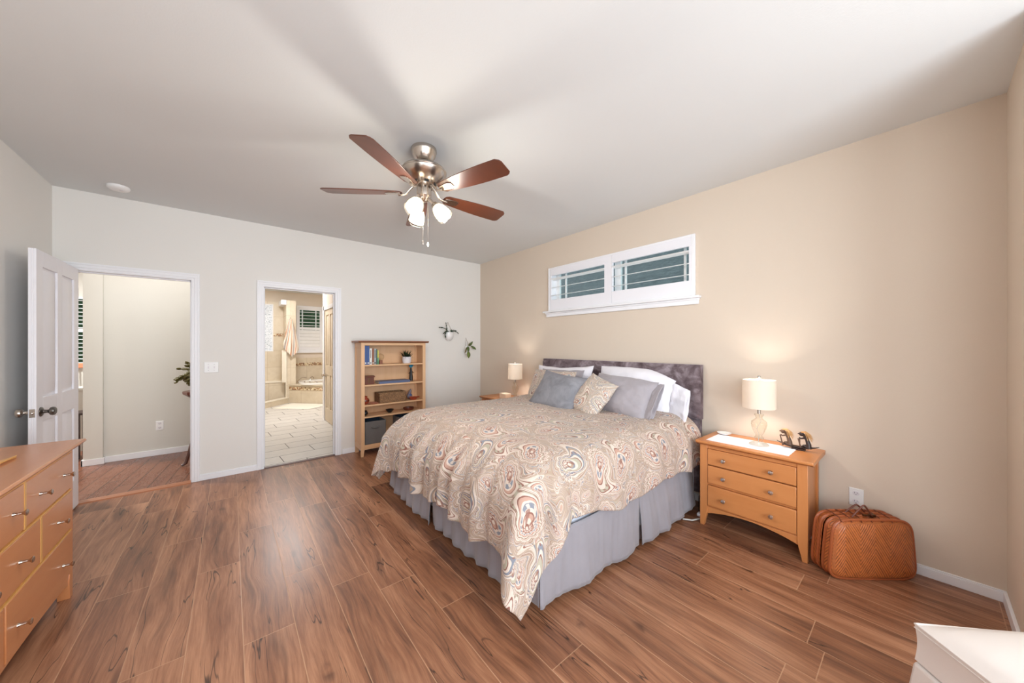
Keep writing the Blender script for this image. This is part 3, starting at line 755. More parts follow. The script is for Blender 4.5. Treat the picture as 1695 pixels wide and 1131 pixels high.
rings = [(.66, .52, .447), (.66, .52, .485), (.64, .50, .492), (.58, .44, .492), (.55, .42, .47), (.50, .36, .20), (.3, .2, .12), (0.001, .001, .12)]
sg = 40; vv = []; ff = []
for (rx, ry, z) in rings:
    for k in range(sg):
        t = 2*PI*k/sg; ct, st_ = math.cos(t), math.sin(t); e = .55
        vv.append((cx_+rx*math.copysign(abs(ct)**e, ct), cy_+ry*math.copysign(abs(st_)**e, st_), z))
for i in range(len(rings)-1):
    for k in range(sg): ff.append((i*sg+k, i*sg+(k+1) % sg, (i+1)*sg+(k+1) % sg, (i+1)*sg+k))
mb.add(vv, ff); obj('basin', mb, M['tub_white'], tub, smooth=True)
mb = MB(); fx, fy = along(.42, .07)
mb.lathe([(.026, 0), (.020, .02), (.013, .05), (.012, .09)], 16, T(fx, fy, .445)); mb.tube([(fx, fy, .53), (fx+.02, fy+.03, .60), (fx+.06, fy+.09, .625), (fx+.10, fy+.15, .60), (fx+.11, fy+.17, .57)], [.013, .013, .012, .012, .012], 10)
obj('spout', mb, M['nickel'], tub, smooth=True)
for t in (.30, .58):
    mb = MB(); fx, fy = along(t, .07); mb.lathe([(.024, 0), (.018, .02), (.012, .05), (.016, .07), (0, .08)], 16, T(fx, fy, .445)); mb.tube([(fx, fy, .515), (fx-.05, fy+.02, .53)], .007, 8); obj('tap_handle', mb, M['nickel'], tub, smooth=True)
mb = MB(); mb.tube([(-1.975, 5.02, .46), (-1.955, 5.0, .50), (-1.90, 4.93, .58), (-1.86, 4.90, .60), (-1.80, 4.86, .60)], [.014, .013, .012, .014, .016], 10); obj('hand_shower', mb, M['nickel'], tub, smooth=True)

# ---- frameless glass edge of the shower, at the left jamb
mb = MB(); mb.box(-2.975, -2.965, 3.3, 4.12, .02, 1.95); tag(obj('glass_screen', mb, M['clear_glass']), 'clear frameless glass shower screen at the left of the bathroom doorway', 'glass screen')
# bath mat
mb = MB()
P0 = [(-2.534, 4.344), (-2.10, 4.88), (-1.44, 4.10), (-1.90, 3.76)]
pts = [Vector((a, b, 0)) for a, b in P0]
def matfn(u, w):
    p = pts[0].lerp(pts[1], u).lerp(pts[3].lerp(pts[2], u), w); e = min(u, 1-u, w, 1-w)
    return (p.x, p.y, .004+.014*min(1, e*12))
mb.grid(matfn, 24, 24); tag(obj('bath_mat', mb, M['mat_white'], smooth=True), 'cream bath mat on the tiled floor in front of the bathtub', 'bath mat')
# towel on a hook
tw = thing('towel', 'orange, grey and cream striped towel hanging from a hook on the tiled shower post', 'towel', (-2.10, 4.94, 1.2))
mb = MB()
def twf(u, w):
    # u across, w down
    top = .03; wid = top+(.15-top)*min(1, (w*1.25))**.8; z = 2.02-w*.92-abs(u-.55)*-.0
    x = -2.115+(u-.5)*2*wid*(1.0 if u > .5 else 1.05)+.02*w
    z += .28*abs(u-.55)*(w**1.5)*1.4
    y = 4.93-.03*math.cos(u*PI*5)*(.4+w*.6)-.02*math.sin(u*PI)
    return (x, y, z)
mb.grid(twf, 40, 40, lambda u, w: (u*.55+w*.12, w))
obj('cloth', mb, M['towel_stripe'], tw, smooth=True, solid=.006)
mb = MB(); mb.tube([(-2.115, 4.975, 2.03), (-2.115, 4.93, 2.03), (-2.115, 4.915, 2.05)], .006, 8); tag(obj('towel_hook', mb, M['nickel'], smooth=True), 'small metal hook on the tiled shower post holding the striped towel', 'hook')

# ---- outside
house = thing('neighbouring_house', 'neighbouring house with blue-grey shingle roof seen through the high shutters', 'house', (5.5, -2, 0))
mb = MB(); mb.prism([(3.4, 2.05), (9.5, 6.0), (9.5, 6.15), (3.4, 2.2)], -14, 7.6, 'y'); obj('roof', mb, M['shingle'], house)
mb = MB(); mb.prism([(3.36, 1.95), (3.42, 1.95), (3.42, 2.2), (3.36, 2.2)], -14, 7.6, 'y'); mb.prism([(3.4, 1.95), (9.5, 5.9), (9.5, 6.2), (3.4, 2.25)], 7.6, 7.7, 'y'); obj('fascia', mb, M['house_wall'], house)
mb = MB(); mb.box(3.8, 9.2, -13.5, 7.2, -1, 2.3); obj('wall', mb, M['house_wall'], house)
def leafball(name, label, loc, r, n, mat, cat='tree', h=1.0):
    t = thing(name, label, cat, (loc[0], loc[1], 0)); mb = MB(); rnd = random.Random(hash(label) % 1000 if False else int(loc[0]*100) & 1023)
    for i in range(n):
        a, b = rnd.uniform(0, 2*PI), math.acos(rnd.uniform(-1, 1)); q = r*rnd.uniform(.5, 1)
        c = (loc[0]+q*math.sin(b)*math.cos(a), loc[1]+q*.6*math.sin(b)*math.sin(a), loc[2]+q*h*math.cos(b)); s = r*.07
        Mx = T(*c) @ Matrix.Rotation(rnd.uniform(0, 6), 4, Vector((rnd.random(), rnd.random(), rnd.random())).normalized())
        mb.add([(-s, 0, 0), (0, s*.6, 0), (s, 0, 0), (0, -s*.6, s*.2)], [(0, 1, 2, 3)], Mx)
    mb.ball(loc, r*.62, r*.4, r*.62*h, 14, 9)
    obj('foliage', mb, M[mat], t); mb = MB(); mb.tube([(loc[0], loc[1], -1), (loc[0], loc[1], loc[2])], .08, 8); obj('trunk', mb, M['dark_wood'], t)
leafball('tree', 'dark green tree outside the bathroom window above the tub', (-1.0, 8.6, 2.6), 1.5, 900, 'foliage_far')
leafball('tree', 'dark green tree outside the dining room window behind the blinds', (-6.0, 7.0, 1.6), 1.5, 700, 'foliage_far')

# ================================================================== THE BED
bed = thing('bed', 'king bed with mauve crushed velvet headboard and grey pleated bed skirt', 'bed', (-1.05, -2.53, 0))
BX0, BX1, BY0, BY1 = -2.02, -.12, -3.475, -1.54
mb = MB(); mb.box(BX0+.02, BX1, BY0+.02, BY1-.02, .12, .40); obj('box_spring', mb, M['mattress_white'], bed, bevel=.02)
mb = MB(); mb.box(BX0+.01, BX1, BY0+.01, BY1-.01, .405, .70); obj('mattress', mb, M['mattress_white'], bed, bevel=.05, seg=4)
def puffbox(mb, x0, x1, y0, y1, z0, z1, amp=.004, nn=40, seedv=0):
    """upholstered slab facing -x: front grid bulging, edges rolled"""
    r = .035
    def fn(u, w):
        a = u*(y1-y0); b = w*(z1-z0); y = y0+a; z = z0+b
        ey = min(a, (y1-y0)-a); ez = min(b, (z1-z0)-b); x = x0
        for e in (ey, ez):
            if e < r: x += (r-math.sqrt(max(0, r*r-(r-e)**2)))
        x -= amp*mnoise.noise((y*6+seedv, z*9, 1.0))+amp*.6*mnoise.noise((y*18, z*20+seedv, 4.0))
        return (x, y, z)
    mb.grid(fn, nn, 16)
    mb.box(x0+r*.9, x1, y0, y1, z0, z1)
mb = MB(); puffbox(mb, -.105, -.012, -3.480, -1.560, .735, 1.212, .010, 90); obj('headboard', mb, M['velvet_mauve'], bed, smooth=60)
mb = MB(); puffbox(mb, -.098, -.012, -3.470, -1.57, .10, .728, .008, 60, 5); obj('headboard_base', mb, M['velvet_mauve'], bed, smooth=60)
# skirt: four hanging panels with pleat gaps
def skirt(name, p, q, n_out, seedv, flare=.035, lift0=0, lift1=0, gather=14):
    mb = MB(); p = Vector(p); q = Vector(q); n = Vector(n_out); L = (q-p).length
    def fn(u, w):
        b = p.lerp(q, u); z = .40*(1-w)+.032*w
        s = u*L
        rip = math.sin(s*gather+seedv)*.4+math.sin(s*gather*3.3+seedv*2)*.45*(.5+w)+mnoise.noise((s*4, w*2, seedv))*.6+mnoise.noise((s*28, w*1.2, seedv))*.7
        o = w*flare+.011*rip*w+.005*rip
        z += (lift0*(1-u)**6+lift1*u**6)*w+.004*w*math.sin(s*18+seedv)
        c = b+n*o
        return (c.x, c.y, z)
    mb.grid(fn, 70, 14)
    return obj(name, mb, M['skirt_grey'], bed, smooth=60, solid=.004)
skirt('bed_skirt', (BX0-.005, BY1, 0), (BX0-.005, -2.345, 0), (-1, 0, 0), 1.0, .03, .05, 0)
skirt('bed_skirt', (BX0-.012, -2.36, 0), (BX0+.004, BY0, 0), (-1, 0, 0), 2.6, .008, 0, .03)
skirt('bed_skirt', (BX0+.004, BY0-.002, 0), (-1.085, BY0-.012, 0), (0, -1, 0), 4.1, .006, .03, 0, 5)
skirt('bed_skirt', (-1.06, BY0+.004, 0), (-.24, BY0+.004, 0), (0, -1, 0), 5.3, .04, 0, .06, 9)
for (x, y, nx, ny) in ((BX0+.03, -2.352, -1, 0), (-1.07, BY0+.035, 0, -1)):
    mb = MB()
    if nx: mb.box(x, x+.004, y-.09, y+.09, .02, .40)
    else: mb.box(x-.09, x+.09, y, y+.004, .02, .40)
    obj('pleat_backing', mb, M['skirt_grey'], bed)

# duvet: a rest sheet (X,Y) bent over the bed, its corner falling as a pointed cone fold
DZ = .780
XE, YR, YL = -1.80, -3.32, -1.73
SF, SR, SL, XH = .67, .49, .47, -.20
def prof(r, Rr, t0=R(80)):
    r1 = Rr*t0
    if r <= r1:
        t = r/Rr; return Rr*math.sin(t), Rr*(1-math.cos(t))
    e = r-r1; return Rr*math.sin(t0)+e*math.cos(t0)*.35, Rr*(1-math.cos(t0))+e*.985
def n3(a, b, c): return mnoise.noise((a, b, c))
def duvet_pt(X, Y):
    a = max(0.0, XE-X); b = 0.0; side = 0
    if Y < YR: b = YR-Y; side = -1
    elif Y > YL: b = Y-YL; side = 1
    r = math.hypot(a, b)
    cx = max(X, XE); cy = min(max(Y, YR), YL)
    if r < 1e-6:
        ph = 0; n = Vector((0, 0, 0)); off = drop = 0
    else:
        ph = math.atan2(b, a); n = Vector((-math.cos(ph), side*math.sin(ph), 0))
        Rf, Rs = .33, .21
        c2 = math.cos(ph)**2; Rr = Rf*c2+Rs*(1-c2)
        off, drop = prof(r, Rr)
    # top surface relief
    crown = .025*math.sin(PI*min(1, max(0, (Y-YR)/(YL-YR))))*min(1, (X-XE+.3)/.6 if X > XE-.3 else 0)
    z = DZ+crown-drop
    topk = max(0.0, 1-r/.5)
    z += topk*(.012*n3(X*2.2, Y*2.2, 3)+.006*n3(X*6, Y*6, 8)+.010*n3(X*1.1+4, Y*5.2, 5))
    if X > -.9: z += .02*min(1, (X+.9)/.4)*topk
    # hanging folds
    if r > 0:
        g = min(1.0, max(0.0, (r-.03)/.38))
        if b < 1e-6: s = Y*1.0; amp = 1.0
        elif a < 1e-6: s = 10+X*.55; amp = .55
        else:
            # around the corner use angle as the running coordinate, blended
            s = None
        if s is not None:
            fold = .5*math.sin(s*30+1.3*math.sin(s*7))+.35*math.sin(s*47+2.0)+.5*n3(s*9, r*1.5, 2)
            amp_ = amp
            # fade into the corner cone
            if b < 1e-6: ed = min(abs(Y-YR), abs(Y-YL))
            else: ed = abs(X-XE)
            k = min(1.0, ed/.12)
            off += .036*(g**1.5)*fold*amp_*k
            z += .006*g*fold*k
        else:
            f = math.cos((ph/(PI/2))*PI*4)          # two cone ridges
            k = math.sin(2*ph)
            off += .050*g*g*(-f)*k+.03*g*k+.11*g*g*k*max(0, r-.45)*2.2
    if a > 0 and b > 0:
        kk = math.sin(2*ph)*min(1, r/.6); n = Vector((n.x*(1+.14*kk), n.y*(1-.14*kk), 0))
    p = Vector((cx, cy, z))+n*off
    if z < .03: p.z = .03
    return p
mb = MB(); NX, NY = 250, 250
def duv(u, w):
    Y = (YR-SR)+((YL+SL)-(YR-SR))*w
    Xf = XE-SF+.022*math.sin(Y*9+.5)+.012*math.sin(Y*23)
    X = Xf+(XH-Xf)*u
    Yr = (YR-SR)+.018*math.sin(X*7+1)+.010*math.sin(X*19)+(.045 if X < -1.55 else 0)*max(0, min(1, (-1.55-X)*6))*(1 if X > -2.0 else max(0, 1-(-2.0-X)*5))
    Y2 = Yr+((YL+SL)-Yr)*w
    return X, Y2
mb.grid(lambda u, w: duvet_pt(*duv(u, w)), NX, NY, lambda u, w: duv(u, w))
dv = obj('duvet', mb, M['paisley'], smooth=80, solid=.012)
tag(dv, 'paisley duvet in taupe, rust and blue spread over the bed', 'duvet')

# pillows. local frame: width along y, height along z, puffed along x (front is -x)
def pillow(name, label, mat, w, h, th, loc, yaw, lean, roll=0, group=None, wr=.006, seedv=0, sag=0, ear=.05, flap=None, piping=None, droop=0.0):
    t = thing(name, label, 'pillow', loc, 0, group)
    Mx = RZ(yaw) @ RY(lean) @ RX(roll)
    def dr_(a, b):      # right end of the case sinking away; a grows to the right
        k = max(0.0, a-.25); return droop*k**1.5*(b*.5+.5)
    mb = MB(); n = 36
    def surf(sgn):
        def fn(u, v):
            a, b = u*2-1, v*2-1
            prof_ = (max(0, 1-abs(a)**2.6)**.62)*(max(0, 1-abs(b)**2.6)**.62)
            pin = 1-ear*(1-abs(b)**2)*abs(a)**3; pin2 = 1-ear*(1-abs(a)**2)*abs(b)**3
            y = -a*w/2*pin; z = b*h/2*pin2
            x = sgn*th/2*prof_
            q = n3(a*2.3+seedv, b*2.3, seedv)*.5+n3(a*6+seedv, b*5, 3)*.25
            x += sgn*wr*q*2*(prof_*.8+.2)
            z -= sag*(1-b)*.5*abs(a)*.0+sag*(1-a*a)*max(0, b)*.5
            rr = n3(a*3+seedv, b*3, 9)*.006; y += rr; z += n3(b*4+seedv, a*3, 5)*.006
            z -= dr_(a, b)
            return Mx @ Vector((x, y, z))
        return fn
    mb.grid(surf(-1), n, n, lambda u, v: (u*w+seedv, v*h+seedv*.3)); mb.grid(surf(1), n, n, lambda u, v: (u*w+seedv+2, v*h))
    cv = obj('pillow_cover', mb, M[mat], t, smooth=80, local=True)
    if piping:
        pb = MB(); pts = []
        for k in range(81):
            s = k/80*4; i = int(s) % 4; f = s-int(s)
            a, b = [(-1+2*f, -1), (1, -1+2*f), (1-2*f, 1), (-1, 1-2*f)][i]
            pin = 1-ear*(1-abs(b)**2)*abs(a)**3; pin2 = 1-ear*(1-abs(a)**2)*abs(b)**3
            pts.append(Mx @ Vector((0, -a*w/2*pin, b*h/2*pin2-sag*(1-a*a)*max(0, b)*.5)))
        pb.tube(pts, .007, 8); obj('piping', pb, M[mat], t, smooth=True, local=True)
    if flap:
        fb = MB(); fl = flap
        def ff_(u, v):
            b = v*2-1
            y = -w/2-u*fl+.02; z = b*h/2*(.90-.16*u*0)+.025*u*b+.01*n3(v*4+seedv, u*2, 1)
            open_ = .024*(.3+u)*(1-abs(b)**2.5)
            return Mx @ Vector((-open_+.010*n3(v*6, u*3, seedv), y, z-.01*u-dr_(1+u*fl*2/w, b)))
        def fb_(u, v):
            p = ff_(u, v); b = v*2-1; return p+Mx @ Vector((.045*(.3+u)*(1-abs(b)**2.5), 0, 0))
        fb.grid(ff_, 8, 24); fb.grid(fb_, 8, 24)
        obj('pillowcase_opening', fb, M[mat], t, smooth=80, local=True, solid=.003)
    return t
# back row against the headboard
pillow('pillow', 'white king pillow propped against the left half of the mauve headboard', 'cotton_white', .84, .42, .19, (-.245, -2.03, .945), R(0), R(16), R(-2), sag=.03, seedv=1.3, wr=.012)
pillow('pillow', 'white king pillow with an open case end, propped at the right end of the headboard', 'cotton_white', .80, .43, .20, (-.245, -2.93, .955), R(0), R(18), R(1), sag=-.03, seedv=4.4, wr=.016, flap=.15, droop=.13)
pillow('pillow', 'grey pillow mostly hidden between the left white pillow and the paisley sham', 'cotton_grey', .62, .36, .14, (-.40, -2.13, .945), R(0), R(20), R(-1), seedv=7.7)
pillow('pillow', 'grey cotton pillow lying in front of the right white pillow', 'cotton_grey', .64, .38, .20, (-.555, -2.99, .940), R(-3), R(32), R(3), seedv=2.9, wr=.016, flap=.07, droop=.02)
pillow('pillow_sham', 'paisley sham tucked behind the blue-grey velvet pillow at the left', 'paisley_sham', .62, .38, .15, (-.53, -2.12, .935), R(0), R(24), R(0), seedv=5.2)
pillow('throw_pillow', 'square paisley throw pillow leaning between the velvet and the grey pillow', 'paisley_sham', .38, .40, .15, (-.72, -2.82, .925), R(-8), R(36), R(16), seedv=8.1)
pillow('throw_pillow', 'blue-grey velvet throw pillow with piped edge at the front left', 'velvet_blue', .60, .42, .17, (-.745, -2.42, .925), R(0), R(36), R(5), seedv=3.1, wr=.005, ear=.10, piping=True)

# ================================================================== NIGHTSTANDS
def nightstand(label):
    t = thing('nightstand', label, 'nightstand', (-.22, -3.925, 0), 0, 'maple nightstands either side of the bed')
    x0, x1, y0, y1 = -.40, -.035, -4.245, -3.605
    mb = MB(); mb.box(x0+.018, x1, y0+.012, y0+.03, .10, .622); mb.box(x0+.018, x1, y1-.03, y1-.012, .10, .622); mb.box(x1-.015, x1, y0+.03, y1-.03, .13, .622)
    mb.box(x0+.02, x1-.015, y0+.03, y1-.03, .60, .622); mb.box(x0+.02, x1-.015, y0+.03, y1-.03, .14, .155)
    for z0, z1 in ((.145, .160), (.318, .334), (.468, .474)): mb.box(x0+.012, x0+.03, y0+.05, y1-.05, z0, z1)
    mb.box(x0+.005, x0+.03, y0+.05, y1-.05, .596, .622)
    obj('cabinet_body', mb, M['maple_z'], t, bevel=.0015)
    mb = MB(); mb.prism([(-.432, .636), (-.412, .622), (-.030, .622), (-.012, .636), (-.012, .652), (-.432, .652)], -4.277, -3.583, 'y'); obj('tabletop', mb, M['maple_y'], t, bevel=.004)
    # front legs, curved on the inner edge, full height stiles
    for s_, ya, yb in ((1, y0, y0+.053), (-1, y1, y1-.053)):
        mb = MB(); pts = [(ya, 0), (ya+s_*.028, 0), (ya+s_*.034, .035), (ya+s_*.044, .075), (ya+s_*.051, .11), (yb, .14), (yb, .622), (ya, .622)]
        mb.prism(pts, x0, x0+.035, 'x'); obj('front_leg', mb, M['maple_z'], t, bevel=.002)
        mb = MB(); pts = [(ya, 0), (ya+s_*.026, 0), (ya+s_*.034, .06), (ya+s_*.035, .14), (ya+s_*.035, .622), (ya, .622)]
        mb.prism(pts, x1-.035, x1, 'x'); obj('rear_leg', mb, M['maple_z'], t, bevel=.002)
    # arched apron
    mb = MB(); n = 24; a, b = y0+.05, y1-.05
    pts = [(a+(b-a)*k/n, .095+.045*math.sin(PI*k/n)**.8) for k in range(n+1)]+[(b, .150), (a, .150)]
    mb.prism(pts, x0+.006, x0+.026, 'x'); obj('apron', mb, M['maple_y'], t, bevel=.0015)
    for z0, z1 in ((.476, .594), (.336, .466), (.162, .316)):
        mb = MB(); mb.box(x0-.004, x0+.016, y0+.056, y1-.056, z0, z1); dr = obj('drawer', mb, M['maple_y'], t, bevel=.003)
        zc = (z0+z1)/2-.006
        for y in (-4.069+.01, -3.763-.01):
            kb = MB(); kb.lathe([(.006, 0), (.006, .012), (.014, .018), (.016, .024), (.013, .030), (0, .032)], 18, T(x0-.004, y, zc) @ RY(R(-90)))
            obj('drawer_knob', kb, M['chrome'], dr, smooth=True)
    return t
ns = nightstand('three-drawer maple nightstand right of the bed, carrying a lamp and a carved canoe')
ns2 = copy_tree(ns); ns2.location = (-.22, -.945, 0); ns2['label'] = 'maple nightstand left of the bed, only its top corner showing beyond the duvet'

def lamp(label, x, y, z, shade_r, shade_h, power):
    t = thing('table_lamp', label, 'lamp', (x, y, z), 0, 'glass table lamps on the nightstands')
    m_ = T(x, y, z); mb = MB()
    mb.lathe([(.058, 0), (.060, .006), (.050, .014), (.030, .020), (.022, .034), (.028, .048), (.030, .056), (.022, .064), (.020, .076), (.030, .090),
              (.044, .125), (.049, .150), (.047, .172), (.030, .186), (.020, .196), (.022, .210), (.030, .220), (.030, .226), (.014, .230)], 32, m_)
    obj('glass_base', mb, M['lamp_glass'], t, smooth=60)
    mb = MB(); mb.tube([(x, y, z+.23), (x, y, z+.30)], .011, 12); mb.tube([(x, y, z+.30), (x, y, z+shade_h+.275)], .003, 6); mb.ball((x, y, z+shade_h+.292), .013, None, .012, 12, 8)
    for k in range(3):
        a = k*2*PI/3; mb.tube([(x, y, z+shade_h+.265), (x+shade_r*.98*math.cos(a), y+shade_r*.98*math.sin(a), z+shade_h+.268)], .0018, 5)
    obj('lamp_stem', mb, M['chrome'], t, smooth=60)
    mb = MB(); mb.tube([(x, y, z+.225), (x+.006, y-.01, z+.17), (x-.008, y+.012, z+.12), (x, y, z+.075), (x, y+.004, z+.02)], .0022, 6); obj('cord', mb, M['cable_grey'], t, smooth=True)
    mb = MB(); n = 48; v = []
    mb.lathe([(shade_r, 0), (shade_r*.985, shade_h), (shade_r*.96, shade_h), (shade_r*.975, 0), (shade_r, 0)], 48, T(x, y, z+.272), cap=False)
    obj('lamp_shade', mb, M['linen_shade'], t, smooth=60)
    mb = MB(); mb.ball((x, y, z+.272+shade_h*.45), .022, None, .03, 12, 8); obj('light_bulb', mb, M['bulb'], t, smooth=True)
    point('bulb_light', (x, y, z+.272+shade_h*.45), power, (1, .90, .80), .03)
    return t
gl = bpy.data.materials.new('lamp_glass'); gl.use_nodes = True; g_ = gl.node_tree; g_.nodes.clear()
o_ = g_.nodes.new('ShaderNodeOutputMaterial'); tr_ = g_.nodes.new('ShaderNodeBsdfTransparent'); tr_.inputs[0].default_value = lin((248, 247, 242))
gs_ = g_.nodes.new('ShaderNodeBsdfGlossy'); gs_.inputs['Roughness'].default_value = .06
lw_ = g_.nodes.new('ShaderNodeLayerWeight'); lw_.inputs[0].default_value = .12
mx_ = g_.nodes.new('ShaderNodeMixShader'); g_.links.new(lw_.outputs['Facing'], mx_.inputs[0]); g_.links.new(tr_.outputs[0], mx_.inputs[1]); g_.links.new(gs_.outputs[0], mx_.inputs[2]); g_.links.new(mx_.outputs[0], o_.inputs[0])
M['lamp_glass'] = gl
lamp('clear glass lamp with a linen drum shade on the right nightstand', -.225, -3.943, .653, .103, .205, 9.0)
lamp('small clear glass lamp with a glowing drum shade on the left nightstand, by the box', -.225, -1.17, .653, .098, .205, 8.0)

# things on the right nightstand
mb = MB(); mb.box(-.375, -.13, -4.145, -3.640, .652, .6545); tag(obj('table_runner', mb, M['cotton_white']), 'thin white runner laid across the top of the right nightstand', 'runner')
mb = MB(); mb.lathe([(.0, 0), (.030, .0), (.048, .008), (.052, .014), (.046, .012), (.028, .005), (0, .005)], 32, T(-.095, -3.672, .6545)); tag(obj('dish', mb, M['ceramic'], smooth=True), 'small white oval dish on the back left of the right nightstand', 'dish')
cv = thing('wood_carving', 'dark wood carving of two straw-haired paddlers in a canoe on the right nightstand', 'carving', (-.15, -4.13, .6545))
mb = MB()
def canoe(u, w):
    s = u*2-1; y = -4.148+s*.115; wd = .020*(1-abs(s)**2.2); z0 = .668+.018*abs(s)**2.5
    a = w*PI; return (-.15-math.cos(a)*wd, y, z0-.012*math.sin(a)*(1-abs(s)**2.2)+.008)
mb.grid(canoe, 24, 8); mb.box(-.17, -.13, -4.19, -4.12, .6545, .664); obj('canoe', mb, M['ebony'], cv, smooth=True, solid=.004)
for yy, sc_ in ((-4.092, 1), (-4.195, .92)):
    mb = MB()
    mb.tube([(-.15, yy-.014, .672), (-.15, yy-.014, .700), (-.15, yy-.006, .728), (-.15, yy+.006, .752), (-.15, yy+.014, .764)], [.017, .014, .011, .010, .008], 10)
    mb.ball((-.152, yy+.024, .766), .013, .014, .015, 12, 8); mb.tube([(-.152, yy+.034, .768), (-.152, yy+.044, .764)], [.006, .003], 8)
    mb.tube([(-.155, yy, .744), (-.16, yy+.026, .736), (-.16, yy+.036, .742)], [.006, .005, .005], 8)
    mb.tube([(-.15, yy-.014, .674), (-.158, yy+.012, .690), (-.158, yy+.024, .674)], [.010, .008, .007], 8)
    mb.tube([(-.15, yy-.014, .674), (-.140, yy+.006, .688), (-.140, yy+.020, .674)], [.010, .008, .007], 8)
    obj('figure', mb, M['carved' if sc_ == 1 else 'ebony'], cv, smooth=True)
    hb = MB(); rnd = random.Random(5)
    for k in range(60):
        a = rnd.uniform(-1, 1); l = rnd.uniform(.6, 1.0); dz = rnd.uniform(-.012, .002)
        p0 = Vector((-.152+a*.010, yy+.030-abs(a)*.006, .781+dz*.2)); hb.tube([p0, p0+Vector((a*.006, -.02, .004+dz*.3)), p0+Vector((a*.010, -.045*l, -.010+dz)), p0+Vector((a*.012, -.062*l, -.030+dz*2.2))], [.0016, .0018, .0014, .0006], 4)
    obj('straw_hair', hb, M['straw'], cv)
mb = MB(); mb.tube([(-.168, -4.055, .742), (-.175, -4.066, .700), (-.18, -4.075, .672)], [.004, .004, .007], 6); obj('paddle', mb, M['carved'], cv, smooth=True); mb = MB(); mb.tube([(-.16, -4.158, .735), (-.165, -4.163, .70), (-.165, -4.17, .672)], [.008, .004, .006], 6); obj('paddle', mb, M['carved'], cv, smooth=True)
# box on the left nightstand
mb = MB(); mb.box(-.34, -.24, -1.10, -.965, .6525, .722); tag(obj('tissue_box', mb, M['box_white'], bevel=.004), 'plain cream box beside the lamp on the left nightstand', 'box')

# clutter between bed and nightstand
mb = MB(); mb.box(-.30, -.22, -3.575, -3.540, .0, .025, T(0, 0, 0)); tag(obj('power_adapter', mb, M['cotton_white'], bevel=.006), 'white flat power brick on the floor between bed skirt and nightstand', 'adapter')
mb = MB(); mb.tube([(-.46, -3.50, .012), (-.42, -3.555, .010), (-.34, -3.59, .012), (-.25, -3.592, .030), (-.20, -3.588, .09), (-.17, -3.582, .16)], .006, 8); tag(obj('power_cable', mb, M['cable_grey'], smooth=True), 'pale cable looping along the floor beside the nightstand leg', 'cable')
mb = MB(); mb.box(-.28, -.18, -3.57, -3.545, .03, .16, None); mb.box(-.285, -.255, -3.578, -3.556, .125, .15); tag(obj('charger', mb, M['black'], bevel=.005), 'black power strip standing between bed skirt and nightstand', 'power strip')

# ================================================================== OUTLETS, SWITCH, DETECTOR
def plate(name, label, cat, cx, cy, cz, nrm, kind, w=.072, h=.118):
    """wall plate; nrm 'x' faces -x (right wall) or 'y' faces -y"""
    t = thing(name, label, cat, (cx, cy, cz)); Mt = T(cx, cy, cz) @ (Matrix.Identity(4) if nrm == 'y' else RZ(R(-90)))
    mb = MB(); mb.taper((-w/2, w/2, -h/2, h/2, 0), (-w/2+.004, w/2-.004, -h/2+.004, h/2-.004, .006), Mt @ RX(R(90))); obj('cover_plate', mb, M['plastic_white'], t, bevel=.001)
    if kind == 'outlet':
        for z in (-.027, .027):
            mb = MB(); pts = [(.0165*math.cos(a), z+.0145*max(-.9, min(.9, math.sin(a)))) for a in [2*PI*k/24 for k in range(24)]]
            mb.prism([(x, zz) for x, zz in pts], -.0085, -.005, 'y', Mt); so = obj('socket', mb, M['ceramic_matte'], t)
            mb = MB(); mb.box(-.0075, -.0055, -.0090, -.0082, z-.001, z+.008, Mt); mb.box(.0050, .0070, -.0090, -.0082, z-.001, z+.006, Mt); mb.box(-.002, .002, -.0090, -.0082, z-.010, z-.006, Mt); obj('slot', mb, M['slot'], so)
    else:
        for x in (-.023, .023):
            mb = MB(); mb.box(x-.005, x+.005, -.007, -.005, -.012, .012, Mt); mb.box(x-.0035, x+.0035, -.016, -.005, .0, .008, Mt); obj('toggle', mb, M['ceramic_matte'], t)
            for z in (-.030, .030): mb = MB(); mb.box(x-.002, x+.002, -.0068, -.0055, z-.002, z+.002, Mt); obj('screw', mb, M['slot'], t)
    return t
plate('wall_outlet', 'white wall outlet on the tan wall above the wicker suitcase', 'outlet', 0, -4.4255, .372, 'x', 'outlet')
plate('wall_outlet', 'white wall outlet low on the hallway wall seen through the open door', 'outlet', -3.903, 1.44, .370, 'y', 'outlet', .072, .118)
plate('light_switch', 'white double light switch between the two doorways', 'light switch', -3.366, 0, 1.155, 'y', 'switch', .116, .114)
sd = thing('smoke_detector', 'round white smoke detector on the ceiling at the left', 'smoke detector', (-3.95, -.33, H-.035))
mb = MB(); mb.lathe([(.068, .035), (.070, .022), (.066, .014), (.052, .004), (.040, .001), (0, 0)][::-1], 36, T(-3.95, -.33, H-.035)); obj('detector_body', mb, M['plastic_white'], sd, smooth=True)
mb = MB(); mb.lathe([(0, -.001), (.012, -.001), (.012, .004)], 16, T(-3.93, -.345, H-.035)); obj('test_button', mb, M['ceramic_matte'], sd, smooth=True)

